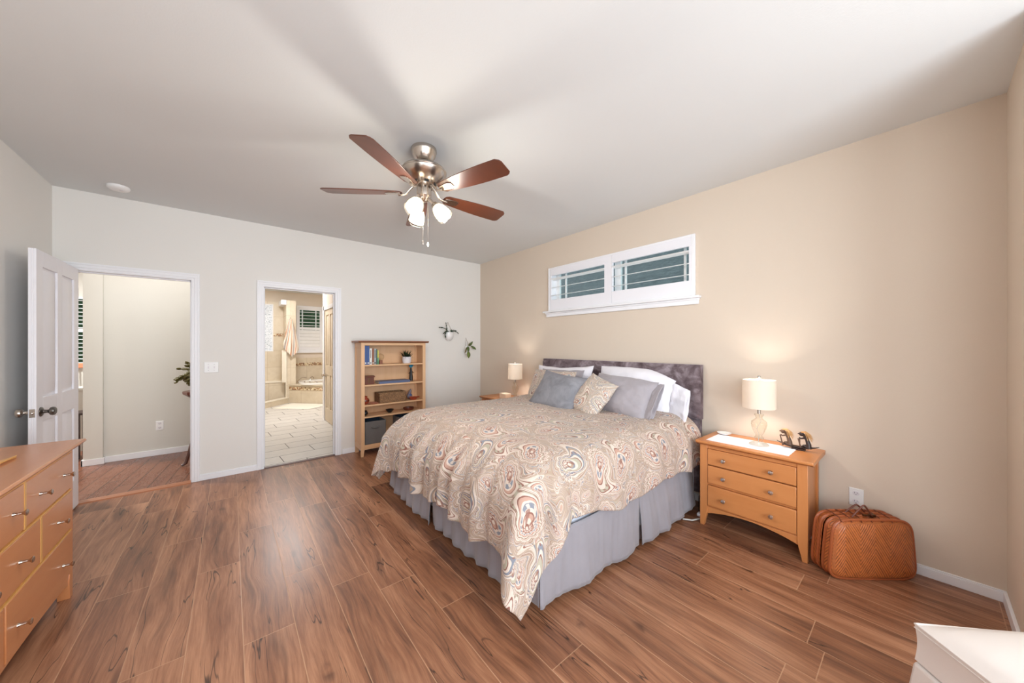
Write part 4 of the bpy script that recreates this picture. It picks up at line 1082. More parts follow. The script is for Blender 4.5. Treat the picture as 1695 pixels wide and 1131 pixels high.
# ================================================================== CEILING FAN
FX, FY = -2.180, -2.510
fan = thing('ceiling_fan', 'brushed nickel ceiling fan with five cherry blades and three lit frosted lamps', 'ceiling fan', (FX, FY, 2.06))
mt = T(FX, FY, 0)
mb = MB(); mb.lathe([(.084, 2.74), (.086, 2.722), (.083, 2.714), (.076, 2.69), (.060, 2.664), (.048, 2.652), (.040, 2.650)][::-1], 40, mt); obj('canopy', mb, M['nickel'], fan, smooth=30)
mb = MB(); mb.lathe([(.026, 2.640), (.034, 2.648), (.034, 2.660)], 24, mt); mb.tube([(FX, FY, 2.60), (FX, FY, 2.66)], .012, 16); obj('downrod', mb, M['nickel_dark'], fan, smooth=40)
mb = MB(); mb.lathe([(0, 2.492), (.045, 2.490), (.075, 2.494), (.105, 2.512), (.136, 2.540), (.150, 2.562), (.153, 2.570), (.151, 2.575), (.154, 2.580), (.143, 2.596), (.110, 2.610), (.060, 2.618), (.018, 2.620), (.018, 2.628)], 48, mt); obj('motor_housing', mb, M['nickel'], fan, smooth=30)
for k in range(6):
    vb = MB(); a = k*PI/3+.3; vb.box(-.014, .014, -.004, .006, -.006, .006, T(FX+.078*math.cos(a), FY+.078*math.sin(a), 2.493) @ RZ(a+PI/2)); obj('vent_slot', vb, M['black'], fan)
mb = MB(); mb.lathe([(.048, 2.412), (.050, 2.425), (.050, 2.470), (.044, 2.482), (.044, 2.495)], 32, mt); mb.lathe([(.0, 2.372), (.016, 2.374), (.026, 2.382), (.036, 2.398), (.046, 2.412)], 32, mt); obj('light_kit_hub', mb, M['nickel'], fan, smooth=35)
for k in range(5):
    a = -1.2542+k*2*PI/5
    Mb = mt @ T(0, 0, 2.434) @ RZ(a) @ T(.15, 0, 0) @ RX(R(-12)) @ T(-.15, 0, 0)
    out = []
    L0, L1 = .175, .672
    n = 20
    def hw(s): return .047+.026*math.sin(min(1, s*1.25)*PI/2)
    up_ = [(L0+(L1-L0-.03)*i/n, hw(i/n)) for i in range(n+1)]
    tip = [(L1-.012, hw(1)-.008), (L1, hw(1)-.022), (L1+.0, -hw(1)+.034), (L1-.008, -hw(1)+.016)]
    lo = [(x, -y) for x, y in up_[::-1]]
    root_ = [(L0-.018, -.034), (L0-.026, -.015), (L0-.026, .015), (L0-.018, .034)]
    pts = up_+tip+lo+root_
    mb = MB(); mb.prism(pts[::-1], -.003, .003, 'z', Mb); bl_ = obj('blade', mb, M['blade_wood'], fan, bevel=.0012)
    mb = MB(); mb.prism([(.16, -.020), (.235, -.030), (.262, -.020), (.262, .020), (.235, .030), (.16, .020)], -.009, -.003, 'z', Mb)
    Mi = mt @ RZ(a)
    mb.tube([Mi @ Vector((.050, 0, 2.500)), Mi @ Vector((.085, 0, 2.470)), Mi @ Vector((.125, 0, 2.425)), Mi @ Vector((.175, 0, 2.418))], [.012, .010, .010, .012], 8, flat=.7)
    obj('blade_iron', mb, M['nickel'], fan, bevel=.001)
vr = Vector((.770, -.638, 0)); vf = Vector((.638, .770, 0))
for (c, s) in ((1.0, .0), (-.22, -.97), (-.60, .78)):
    d = (vr*c+vf*s).normalized(); a = math.atan2(d.y, d.x)
    base = Vector((FX, FY, 2.385))+d*.045; tl = R(42)
    axis = (d*math.sin(tl)-Vector((0, 0, 1))*math.cos(tl))
    Mc = T(*(base+axis*.045)) @ axis.to_track_quat('Z', 'Y').to_matrix().to_4x4()
    mb = MB(); mb.tube([Vector((FX, FY, 2.395))+d*.02, base, base+axis*.030], .010, 10); mb.lathe([(.012, -.02), (.022, -.012), (.024, .012), (.018, .014)], 20, Mc); lh = obj('lamp_holder', mb, M['nickel'], fan, smooth=50)
    mb = MB(); mb.lathe([(.020, .006), (.034, .016), (.045, .040), (.051, .070), (.053, .100), (.0505, .100), (.048, .070), (.042, .042), (.030, .018), (.018, .010)], 32, Mc, cap=False); gs = obj('lamp_glass', mb, M['frosted_cup'], fan, smooth=60)
    mb = MB(); mb.lathe([(.024, .008), (.039, .018), (.051, .042), (.058, .074), (.060, .112), (.0585, .112), (.0565, .074), (.0495, .042), (.0375, .020)], 32, Mc, cap=False); obj('outer_glass', mb, M['clear_glass'], gs, smooth=60)
    mb = MB(); mb.ball((0, 0, .058), .024, None, .032, 14, 9, Mc); obj('light_bulb', mb, M['bulb'], fan, smooth=True)
    pos = Mc @ Vector((0, 0, .098)); point('fan_bulb_light', pos, 14.0, (1, .95, .90), .04)
pv = Vector((FX, FY, 0))
for off, zb in ((-.0005, 2.10), (.034, 2.085)):
    q = pv+vr*off-vf*.03
    mb = MB(); mb.tube([(q.x, q.y, 2.37), (q.x, q.y, zb)], .0013, 6); ch = obj('pull_chain', mb, M['nickel'], fan)
    mb = MB(); mb.lathe([(0, -.030), (.005, -.028), (.007, -.014), (.004, 0), (0, .002)], 12, T(q.x, q.y, zb)); obj('chain_pull', mb, M['nickel' if off < .01 else 'ceramic'], ch, smooth=True)

# ================================================================== BOOKCASE AND WHAT IT HOLDS
bc = thing('bookcase', 'light maple bookcase with four shelves against the back wall by the bathroom door', 'bookcase', (-1.55, -.16, 0))
X0, X1, YF, YB = -1.974, -1.123, -.300, -.022
mb = MB()
for s_, xa in ((1, X0), (-1, X1)):
    mb = MB(); mb.box(xa+s_*.006, xa+s_*.024, YF+.03, YB-.02, .12, 1.418)
    mb.box(xa, xa+s_*.03, YF+.03, YB-.03, .08, .15); mb.box(xa, xa+s_*.03, YF+.03, YB-.03, 1.36, 1.418)
    obj('side_panel', mb, M['shelf_z'], bc, bevel=.001)
mb = MB(); mb.box(X0+.02, X1-.02, YB-.012, YB-.004, .10, 1.418)
obj('back_panel', mb, M['shelf_z'], bc)
for s_, xa in ((1, X0), (-1, X1)):
    mb = MB(); mb.box(xa, xa+s_*.042, YF, YF+.032, .10, 1.418); mb.taper((xa+min(0, s_*.030), xa+max(0, s_*.030), YF+.004, YF+.028, 0), (xa+min(0, s_*.042), xa+max(0, s_*.042), YF, YF+.032, .10)); obj('front_leg', mb, M['shelf_z'], bc, bevel=.0015)
    mb = MB(); mb.box(xa, xa+s_*.042, YB-.032, YB, 0, 1.418); obj('rear_leg', mb, M['shelf_z'], bc, bevel=.0015)
mb = MB(); mb.prism([(-.335, 1.432), (-.318, 1.418), (-.018, 1.418), (-.010, 1.432), (-.010, 1.442), (-.335, 1.442)], -2.012, -1.088, 'x'); obj('top_board', mb, M['shelf_top'], bc, bevel=.002)
mb = MB(); mb.box(X0+.042, X1-.042, YF+.004, YF+.022, 1.385, 1.418); obj('rail', mb, M['shelf_x'], bc, bevel=.001); mb = MB(); mb.box(X0+.042, X1-.042, YF+.004, YF+.022, .085, .135); obj('rail', mb, M['shelf_x'], bc, bevel=.001)
SH = [1.140, .888, .636, .492]
for z in SH+[.140]:
    mb = MB(); mb.box(X0+.024, X1-.024, YF+.012, YB-.014, z-.018, z); obj('shelf', mb, M['shelf_x'], bc, bevel=.0015)
# vertical shelf-pin strips at the right back
mb = MB(); mb.box(X1-.040, X1-.028, YB-.030, YB-.014, .16, 1.38); obj('pin_strip', mb, M['shelf_z'], bc)

bx = X0+.046; z = SH[0]
for w_, h_, d_, mat, lab, title in ((.034, .238, .17, 'navy_book', 'thick blue book at the left end of the row, its left half behind the post', 1), (.030, .236, .17, 'navy_book', 'tall blue book, second in the row on the top shelf', 1), (.031, .206, .15, 'white_book', 'white-spined book with dark marks on the top shelf', 1), (.026, .205, .15, 'brown_book', 'brown book beside the white one on the top shelf', 1),
        (.026, .203, .15, 'grey_book', 'grey book between the brown and the dark green books', 1), (.015, .196, .14, 'green_book', 'thin dark green book near the end of the row', 0), (.016, .180, .13, 'yellow_book', 'short yellow and green book ending the row', 1)):
    t = thing('book', lab, 'book', (bx+w_/2, -.20, z), 0, 'books on the top shelf')
    x0, x1 = bx+.001, bx+w_-.001; y0 = -.262; y1 = y0+d_
    mb = MB(); mb.box(x0, x0+.002, y0, y1, z, z+h_); mb.box(x1-.002, x1, y0, y1, z, z+h_); mb.box(x0, x1, y0-.001, y0+.002, z, z+h_); obj('cover', mb, M[mat], t)
    mb = MB(); mb.box(x0+.002, x1-.002, y0+.002, y1-.004, z+.003, z+h_-.003); obj('pages', mb, M['paper'], t)
    if title:
        mb = MB(); c = (x0+x1)/2; dk = {'white_book': 'slot', 'navy_book': 'white_book', 'brown_book': 'paper', 'grey_book': 'black', 'yellow_book': 'mint_book'}[mat]
        mb.box(c-w_*.22, c+w_*.22, y0-.0022, y0-.0008, z+.012, z+.030)
        if mat in ('white_book', 'grey_book'): obj('spine_mark', mb, M[dk], t); mb = MB(); mb.box(c-w_*.12, c+w_*.12, y0-.0022, y0-.0008, z+.085, z+.185)
        if mat == 'yellow_book': mb.box(c-w_*.48, c+w_*.48, y0-.0022, y0-.0008, z+.0, z+.085)
        obj('spine_mark', mb, M[dk], t)
    bx += w_
sg = thing('glass_globe', 'small clear glass globe on a little wooden stand at the end of the books', 'glass globe', (-1.70, -.20, SH[0]))
mb = MB(); mb.box(-1.725, -1.685, -.22, -.18, SH[0], SH[0]+.05); obj('stand', mb, M['brown_book'], sg, bevel=.002)
mb = MB(); mb.ball((-1.705, -.20, SH[0]+.092), .045, None, .045, 24, 14); obj('globe', mb, M['lamp_glass'], sg, smooth=True)
# plant in white pot on the top shelf
pp = thing('potted_plant', 'dark green spiky plant in a white pot at the right of the top shelf', 'plant', (-1.345, -.18, SH[0]))
mb = MB(); mb.lathe([(.0, 0), (.050, .0), (.058, .02), (.060, .05), (.060, .088), (.055, .088), (.052, .074), (0, .074)], 28, T(-1.345, -.18, SH[0])); obj('pot', mb, M['ceramic_matte'], pp, smooth=40)
lb = MB(); rnd = random.Random(11)
def blade_leaf(mb, p, d, L, w, droop, M_=None, n=5):
    d = Vector(d).normalized(); side = d.cross(Vector((0, 0, 1)))
    side = side.normalized() if side.length > .01 else Vector((1, 0, 0))
    pts = []
    for i in range(n+1):
        t = i/n; c = Vector(p)+d*L*t-Vector((0, 0, 1))*droop*t*t
        ww = w*math.sin(PI*min(1, .12+.88*t))**.8 if t < 1 else 0
        pts += [c-side*ww, c+side*ww]
    mb.add(pts, [(2*i, 2*i+1, 2*i+3, 2*i+2) for i in range(n)])
for k in range(90):
    a = rnd.uniform(0, 2*PI); e = rnd.uniform(.1, 1.3)
    blade_leaf(lb, (-1.345+rnd.uniform(-.03, .03), -.18+rnd.uniform(-.03, .03), SH[0]+.075), (math.cos(a)*math.cos(e), math.sin(a)*math.cos(e)*.8, math.sin(e)), rnd.uniform(.07, .14), rnd.uniform(.005, .010), rnd.uniform(0, .04))
obj('leaves', lb, M['leaf_dark'], pp)
mb = MB(); mb.lathe([(0, .072), (.053, .074)], 20, T(-1.345, -.18, SH[0])); obj('soil', mb, M['soil'], pp)
# second shelf: carved chest, book, figurine
ch = thing('trinket_chest', 'small reddish wooden chest with a lid at the left of the second shelf', 'chest', (-1.86, -.19, SH[1]))
mb = MB(); mb.box(-1.928, -1.802, -.25, -.14, SH[1], SH[1]+.09); obj('box', mb, M['mahogany'], ch, bevel=.004)
mb = MB(); mb.prism([(-.258, SH[1]+.09), (-.258, SH[1]+.104), (-.20, SH[1]+.112), (-.14, SH[1]+.104), (-.132, SH[1]+.09)], -1.930, -1.794, 'x'); obj('lid', mb, M['mahogany'], ch, bevel=.002)
mb = MB(); mb.box(-1.872, -1.858, -.2535, -.25, SH[1]+.015, SH[1]+.085); mb.box(-1.93, -1.802, -.2530, -.25, SH[1]+.042, SH[1]+.047); obj('clasp', mb, M['bronze'], ch)
bk = thing('large_book', 'large slate-blue book lying flat on the second shelf', 'book', (-1.52, -.18, SH[1]))
mb = MB(); mb.box(-1.745, -1.335, -.268, -.08, SH[1], SH[1]+.003); mb.box(-1.745, -1.335, -.268, -.08, SH[1]+.027, SH[1]+.030); mb.box(-1.745, -1.335, -.27, -.267, SH[1], SH[1]+.030); obj('cover', mb, M['slate_book'], bk)
mb = MB(); mb.box(-1.742, -1.338, -.267, -.083, SH[1]+.003, SH[1]+.027); obj('pages', mb, M['paper'], bk)
fg = thing('figurine', 'slim dark figurine with a turquoise top at the right of the second shelf', 'figurine', (-1.262, -.13, SH[1]))
mb = MB(); mb.lathe([(0, 0), (.026, 0), (.024, .06), (.016, .13), (.014, .16), (.010, .178), (0, .18)], 18, T(-1.262, -.13, SH[1])); mb.tube([(-1.295, -.13, SH[1]+.10), (-1.275, -.135, SH[1]+.125), (-1.262, -.14, SH[1]+.15)], .005, 6); mb.tube([(-1.228, -.13, SH[1]+.11), (-1.25, -.135, SH[1]+.13), (-1.262, -.14, SH[1]+.15)], .005, 6); obj('body', mb, M['black'], fg, smooth=True)
mb = MB(); mb.ball((-1.265, -.13, SH[1]+.205), .026, .022, .024, 16, 10); mb.ball((-1.245, -.13, SH[1]+.212), .018, .016, .012, 12, 8); obj('head', mb, M['turquoise'], fg, smooth=True)
# third shelf
pt = thing('jar', 'round red painted pottery jar at the left end of the third shelf', 'jar', (-1.905, -.19, SH[2]))
mb = MB(); mb.lathe([(0, 0), (.026, 0), (.046, .022), (.050, .045), (.042, .068), (.026, .080), (.024, .088), (.030, .098), (.026, .100), (.018, .092)], 24, T(-1.895, -.19, SH[2])); obj('jar_body', mb, M['terracotta'], pt, smooth=40)
mb = MB(); mb.lathe([(.0500, .035), (.0512, .045), (.0480, .056)], 24, T(-1.895, -.19, SH[2]), cap=False); obj('painted_band', mb, M['brown_glaze'], pt, smooth=True)
mb = MB(); mb.lathe([(0, 0), (.05, 0), (.072, .010), (.074, .013), (.05, .007), (0, .006)], 28, T(-1.800, -.215, SH[2])); tag(obj('saucer', mb, M['terracotta_light'], smooth=True), 'flat pink clay saucer beside the red jar on the third shelf', 'saucer')
bk = thing('basket', 'rectangular woven seagrass basket in the middle of the third shelf', 'basket', (-1.57, -.17, SH[2]))
mb = MB(); a, b, c, d = -1.745, -1.385, -.262, -.085; z0, z1 = SH[2], SH[2]+.125; th = .010
mb.taper((a+.010, b-.010, c+.006, d-.006, z0), (a+.008, b-.008, c+.005, d-.005, z0+.010))
for q in [(a, a+th, c, d), (b-th, b, c, d), (a, b, c, c+th), (a, b, d-th, d)]: mb.box(*q, z0+.004, z1)
obj('basket_body', mb, M['seagrass'], bk, bevel=.003)
mb = MB(); mb.tube([(a+.004, c+.004, z1), (b-.004, c+.004, z1), (b-.004, d-.004, z1), (a+.004, d-.004, z1), (a+.004, c+.005, z1)], .007, 8); obj('basket_rim', mb, M['seagrass'], bk, smooth=True)
fb = thing('figurine', 'small grey and blue bird figurine behind the clay bowl on the third shelf', 'figurine', (-1.285, -.14, SH[2]))
mb = MB(); mb.ball((-1.285, -.13, SH[2]+.042), .040, .032, .042, 18, 12); mb.tube([(-1.285, -.13, SH[2]+.07), (-1.272, -.13, SH[2]+.105), (-1.262, -.13, SH[2]+.135)], [.024, .017, .007], 12); obj('body', mb, M['grey_figure'], fb, smooth=True)
mb = MB(); mb.ball((-1.285, -.155, SH[2]+.060), .018, .012, .014, 12, 8); obj('wing', mb, M['navy_book'], fb, smooth=True)
mb = MB(); mb.lathe([(0, 0), (.040, 0), (.052, .018), (.058, .034), (.055, .034), (.046, .018), (.03, .008), (0, .007)], 28, T(-1.265, -.215, SH[2])); mb.tube([(-1.215, -.215, SH[2]+.026), (-1.19, -.215, SH[2]+.030), (-1.178, -.215, SH[2]+.028)], [.012, .009, .007], 8); tag(obj('clay_bowl', mb, M['terracotta'], smooth=True), 'shiny red clay bowl with a handle on the third shelf at right', 'bowl')
# fourth shelf
mb = MB(); mb.ball((-1.905, -.22, SH[3]+.034), .036, None, .034, 20, 12); mb.lathe([(.020, .060), (.024, .068), (.018, .070)], 20, T(-1.905, -.22, SH[3])); tag(obj('vase', mb, M['black_glaze'], smooth=True), 'small round glossy black vase at the left end of the lowest open shelf', 'vase')
mb = MB(); mb.lathe([(0, 0), (.020, 0), (.030, .012), (.046, .030), (.054, .044), (.050, .044), (.038, .026), (.02, .012), (0, .010)], 28, T(-1.585, -.20, SH[3])); tag(obj('bowl', mb, M['black_glaze'], smooth=True), 'small black glazed bowl in the middle of the lowest open shelf', 'bowl')
mb = MB(); mb.lathe([(0, 0), (.058, 0), (.070, .018), (.072, .036), (.067, .036), (.060, .014), (0, .010)], 28, T(-1.315, -.17, SH[3])); tag(obj('bowl', mb, M['brown_glaze'], smooth=40), 'brown glazed dish at the right of the lowest open shelf', 'bowl')
def bin_(x0, x1, label):
    t = thing('fabric_bin', label, 'storage bin', ((x0+x1)/2, -.16, .14), 0, 'grey fabric bins in the bottom of the bookcase')
    y0, y1, z0, z1 = -.285, -.05, .141, .425; th = .006
    mb = MB(); mb.box(x0, x1, y0, y1, z0, z0+.006)
    for q in [(x0, x0+th, y0, y1), (x1-th, x1, y0, y1), (x0, x1, y0, y0+th), (x0, x1, y1-th, y1)]: mb.box(*q, z0, z1)
    obj('bin_body', mb, M['bin_grey'], t, bevel=.002)
    mb = MB()
    for q in [(x0+th, x0+th+.002, y0+th, y1-th), (x1-th-.002, x1-th, y0+th, y1-th), (x0+th, x1-th, y0+th, y0+th+.002), (x0+th, x1-th, y1-th-.002, y1-th)]: mb.box(*q, z0+.006, z1-.001)
    obj('lining', mb, M['bin_inside'], t)
    c = (x0+x1)/2; mb = MB(); mb.tube([(c-.055, y0-.002, z1-.070), (c-.03, y0-.010, z1-.080), (c, y0-.012, z1-.084), (c+.03, y0-.010, z1-.080), (c+.055, y0-.002, z1-.070)], .008, 8, flat=.6); obj('handle', mb, M['bin_grey'], t, smooth=True)
bin_(-1.925, -1.665, 'grey fabric storage bin with a slot handle at the bottom left of the bookcase')
bin_(-1.490, -1.230, 'dark fabric bin at the bottom right of the bookcase, almost hidden by the duvet')

# ================================================================== WALL PLANTERS
def wall_pot(name, label, x, zt, rad, strap_h, kind):
    t = thing(name, label, 'wall planter', (x, -.03, zt-.13)); mb = MB()
    if kind == 'round':
        pr = [(0, -.128), (.022, -.126), (.045, -.110), (.062, -.080), (.068, -.045), (.068, 0), (.062, 0), (.060, -.02)]
    else:
        pr = [(0, -.13), (.030, -.128), (.036, -.10), (.036, 0), (.031, 0), (.030, -.02)]
    m_ = T(x, -.055, zt) @ Matrix.Diagonal((1, .75, 1, 1)); mb.lathe(pr, 28, m_); obj('pot', mb, M['ceramic'], t, smooth=50)
    mb = MB(); r = pr[-3][0]; mb.tube([(x-r*.9, -.05, zt-.01), (x, -.008, zt+strap_h), (x+r*.9, -.05, zt-.01)], .0025, 6); obj('hanging_cord', mb, M['cord'], t)
    return t
w1_ = wall_pot('hanging_planter', 'round white hanging planter with a trailing jointed cactus on the back wall', -.617, 1.587, .068, .16, 'round')
lb = MB(); rnd = random.Random(4)
def pad_chain(mb, pts, w, th=.003):
    for i in range(len(pts)-1):
        a, b = Vector(pts[i]), Vector(pts[i+1]); d = (b-a); L = d.length; d.normalize()
        c = (a+b)/2; q = d.to_track_quat('X', 'Z').to_matrix().to_4x4()
        mb.ball((0, 0, 0), L*.58, w, w*.45, 8, 6, T(*c) @ q @ RX(rnd.uniform(-.6, .6)))
ch_ = [[(-.65, -.06, 1.59), (-.67, -.08, 1.62), (-.68, -.09, 1.66), (-.69, -.09, 1.70), (-.695, -.09, 1.735)],
       [(-.65, -.06, 1.60), (-.69, -.07, 1.64), (-.73, -.07, 1.652), (-.77, -.07, 1.655), (-.80, -.07, 1.655)],
       [(-.64, -.09, 1.59), (-.69, -.10, 1.60), (-.715, -.10, 1.58), (-.71, -.10, 1.54), (-.70, -.10, 1.50)],
       [(-.66, -.10, 1.60), (-.70, -.11, 1.60), (-.73, -.10, 1.57), (-.745, -.10, 1.56)],
       [(-.64, -.07, 1.59), (-.66, -.08, 1.60), (-.69, -.09, 1.585), (-.70, -.09, 1.55)],
       [(-.60, -.08, 1.59), (-.595, -.08, 1.63)],
       [(-.58, -.07, 1.59), (-.54, -.08, 1.605), (-.50, -.09, 1.59), (-.47, -.09, 1.565)],
       [(-.58, -.06, 1.59), (-.56, -.06, 1.62), (-.52, -.06, 1.618), (-.49, -.06, 1.61)]]
for c in ch_: pad_chain(lb, c, .013)
obj('stems', lb, M['leaf_dark'], w1_, smooth=True)
w2_ = wall_pot('hanging_planter', 'small white hanging planter with broad green leaves, lower and nearer the corner', -.287, 1.372, .036, .135, 'tube')
def broad_leaf(mb, base, tip, w, bend=.01):
    b, t = Vector(base), Vector(tip); d = t-b; nrm = Vector((0, -1, 0)); s = d.cross(nrm).normalized(); n = 8; pts = []
    for i in range(n+1):
        u = i/n; ww = w*(math.sin(PI*u)**.75)*(1-.25*u); c = b+d*u+nrm*bend*math.sin(PI*u)
        pts += [c-s*ww, c+nrm*ww*.15, c+s*ww]
    mb.add(pts, [(3*i+k, 3*i+k+1, 3*i+4+k, 3*i+3+k) for i in range(n) for k in (0, 1)])
for bse, tp, w_, mt_ in (((-.27, -.07, 1.37), (-.215, -.10, 1.45), .020, 'leaf_green'), ((-.24, -.08, 1.375), (-.155, -.11, 1.315), .022, 'leaf_green'), ((-.30, -.09, 1.375), (-.315, -.115, 1.275), .026, 'leaf_green'),
      ((-.30, -.10, 1.29), (-.305, -.115, 1.18), .036, 'leaf_light'), ((-.31, -.08, 1.36), (-.355, -.09, 1.29), .014, 'leaf_olive'), ((-.28, -.07, 1.38), (-.245, -.08, 1.43), .014, 'leaf_olive'), ((-.33, -.09, 1.33), (-.36, -.09, 1.26), .014, 'leaf_olive')):
    mb = MB(); broad_leaf(mb, bse, tp, w_); obj('leaf', mb, M[mt_], w2_, smooth=True, solid=.0015)
mb = MB(); mb.tube([(-.28, -.06, 1.365), (-.25, -.075, 1.378), (-.235, -.08, 1.376)], .0025, 6); mb.tube([(-.295, -.07, 1.365), (-.31, -.10, 1.34), (-.305, -.108, 1.285)], .0025, 6); obj('stem', mb, M['leaf_olive'], w2_, smooth=True)

# ================================================================== DRESSER
ds = thing('dresser', 'long glossy maple dresser with curved nickel pulls at the left edge', 'dresser', (-4.12, -2.45, 0))
DX, DB, DY0, DY1 = -3.885, -4.35, -3.19, -1.700
mb = MB(); mb.box(DB, DX-.006, DY1-.02, DY1-.004, .10, .812); mb.box(DB, DX-.006, DY0+.004, DY0+.02, .10, .812); mb.box(DB, DB+.015, DY0, DY1, .12, .812)
mb.box(DB, DX-.01, DY0+.02, DY1-.02, .79, .812); mb.box(DB, DX-.01, DY0+.02, DY1-.02, .12, .135)
mb.box(DX-.018, DX-.006, DY0+.03, DY1-.03, .12, .812)
obj('cabinet_body', mb, M['dresser_z'], ds, bevel=.0015)
mb = MB(); mb.prism([(-4.365, .824), (-4.365, .842), (-3.862, .842), (-3.856, .832), (-3.874, .812), (-4.365, .812)], -3.29, -1.598, 'y'); obj('tabletop', mb, M['dresser_y'], ds, bevel=.003)
for s_, ya in ((-1, DY1), (1, DY0)):
    mb = MB(); pts = [(ya, 0), (ya+s_*.040, 0), (ya+s_*.046, .04), (ya+s_*.052, .10), (ya+s_*.040, .13), (ya+s_*.032, .16), (ya+s_*.032, .812), (ya, .812)]
    mb.prism(pts, DX-.045, DX, 'x'); obj('front_leg', mb, M['dresser_z'], ds, bevel=.002)
    mb = MB(); mb.box(DB, DB+.04, ya, ya+s_*.04, 0, .812); obj('rear_leg', mb, M['dresser_z'], ds, bevel=.002)
mb = MB(); n = 30; a, b = DY0+.04, DY1-.04
pts = [(a+(b-a)*k/n, .075+.045*math.sin(PI*k/n)**.6) for k in range(n+1)]+[(b, .132), (a, .132)]
mb.prism(pts, DX-.022, DX-.004, 'x'); obj('apron', mb, M['dresser_y'], ds, bevel=.0015)
def pull(parent, y, z):
    kb = MB(); m_ = T(DX+.004, y, z) @ RY(R(90))
    kb.lathe([(.0075, 0), (.006, .006), (.0045, .012), (.0062, .018), (.005, .024), (.0065, .030), (.012, .036), (.0125, .039), (.010, .041), (0, .040)], 16, m_ @ Matrix.Diagonal((1.0, 1.15, .88, 1)))
    obj('drawer_pull', kb, M['nickel'], parent, smooth=50)
rows = [(.606, .800, [(-2.272, -1.738), (-2.806, -2.288), (-3.152, -2.822)], .700), (.388, .588, [(-2.112, -1.738), (-2.768, -2.128), (-3.152, -2.784)], .482), (.142, .370, [(-2.437, -1.738), (-3.152, -2.453)], .232)]
for z0, z1, cells, zk in rows:
    for i, (ya, yb) in enumerate(cells):
        mb = MB(); mb.box(DX-.014, DX+.004, ya, yb, z0, z1); dr = obj('drawer', mb, M['dresser_y'], ds, bevel=.003)
        w_ = yb-ya
        if zk == .700 and i == 0: ks = (-1.85, -2.135)
        elif zk == .700 and i == 1: ks = (-2.385, -2.70)
        elif zk == .482 and i == 0: ks = (-1.925,)
        elif zk == .482 and i == 1: ks = (-2.33, -2.60)
        elif zk == .232 and i == 0: ks = (-1.86, -2.345)
        else: ks = ((ya+yb)/2,)
        for y in ks: pull(dr, y, zk+.004)
mb = MB(); mb.box(DX-.006, DX+.005, -2.288, -2.272, .604, .802); mb.box(DX-.006, DX+.005, -2.128, -2.112, .386, .590)
for z in (.803, .591, .372): mb.box(DX-.006, DX+.0035, DY0+.034, DY1-.036, z-.001, z+.007)
obj('inlay_strip', mb, M['inlay'], ds)
mb = MB(); mb.prism([(-4.06, -2.10), (-4.035, -2.08), (-4.005, -1.925), (-4.015, -1.925), (-4.05, -2.06), (-4.07, -2.09)], .8425, .8500); mb.prism([(-4.03, -2.12), (-4.005, -1.925), (-4.000, -1.935), (-4.01, -2.13)], .8500, .8550); tag(obj('wooden_tray', mb, M['inlay']), 'edge of a pale wooden object lying on the dresser top', 'tray')

# ================================================================== WICKER SUITCASE
SC_L = (-.250, -4.470, 0); SC_R = R(-41)
sc_root = thing('suitcase', 'woven bamboo suitcase with a looped cord handle leaning by the tan wall', 'suitcase', SC_L, SC_R)
# local: x = length, y = depth (front is -y), z up
Ls, Hs, Ts = .475, .345, .145
def case_half(mb, y_in, y_out, r=.07, lean=0.0):
    n = 48; prof_ = []
    def ring(inset, y, rr):
        pts = []
        hw_, hh = Ls/2-inset, Hs/2-inset
        for k in range(n):
            a = 2*PI*k/n; ca, sa = math.cos(a), math.sin(a); e = .32
            x = hw_*math.copysign(abs(ca)**e, ca); z = hh*math.copysign(abs(sa)**e, sa)
            x *= 1-.065*(z/hh); pts.append((x, y, z+Hs/2+.004))
        return pts
    s = 1 if y_out > y_in else -1; d = abs(y_out-y_in)
    rs = [ring(0, y_in, r), ring(0, y_in+s*d*.70, r), ring(.006, y_in+s*d*.84, r), ring(.018, y_in+s*d*.94, r), ring(.04, y_in+s*d*.985, r), ring(.10, y_in+s*d*1.0, r), ring(.17, y_in+s*d*1.02, r)]
    n0 = len(mb.v)
    for q in rs:
        for p in q:
            mb.v.append(Vector(p)); mb.uv[len(mb.v)-1] = (p[0]+(p[1]*.9 if q in rs[:3] else 0), p[2])
    for i in range(len(rs)-1):
        for k in range(n):
            f = (n0+i*n+k, n0+i*n+(k+1) % n, n0+(i+1)*n+(k+1) % n, n0+(i+1)*n+k); mb.f.append(f if s > 0 else f[::-1]); mb.mi.append(0)
    f = tuple(range(n0+(len(rs)-1)*n, n0+len(rs)*n)); mb.f.append(f[::-1] if s > 0 else f); mb.mi.append(0)
mb = MB(); case_half(mb, -.004, -Ts/2-.01); obj('front_shell', mb, M['bamboo'], sc_root, smooth=60, local=True)
mb = MB(); case_half(mb, .004, Ts/2); obj('back_shell', mb, M['bamboo'], sc_root, smooth=60, local=True)
def loop_pts(y, ins=0.0, n=64):
    o = []
    for k in range(n+1):
        a = 2*PI*k/n; ca, sa = math.cos(a), math.sin(a); e = .32
        z = (Hs/2-ins)*math.copysign(abs(sa)**e, sa); x = (Ls/2-ins)*math.copysign(abs(ca)**e, ca)*(1-.065*(z/(Hs/2)))
        o.append((x, y, z+Hs/2+.004))
    return o
for y in (-.062, -.018, .018, .055):
    mb = MB(); mb.tube(loop_pts(y, -.001), .0085, 8); obj('bamboo_band', mb, M['bamboo_rim'], sc_root, smooth=True, local=True)
mb = MB()
for k in range(6):
    x = -Ls/2+.05+k*.058
    mb.tube([(x, -.078, Hs-.002), (x+.008, -.05, Hs+.014), (x+.016, .0, Hs+.016), (x+.022, .05, Hs+.013)], .0028, 6)
obj('lacing', mb, M['leather_strap'], sc_root, smooth=True, local=True)
mb = MB()
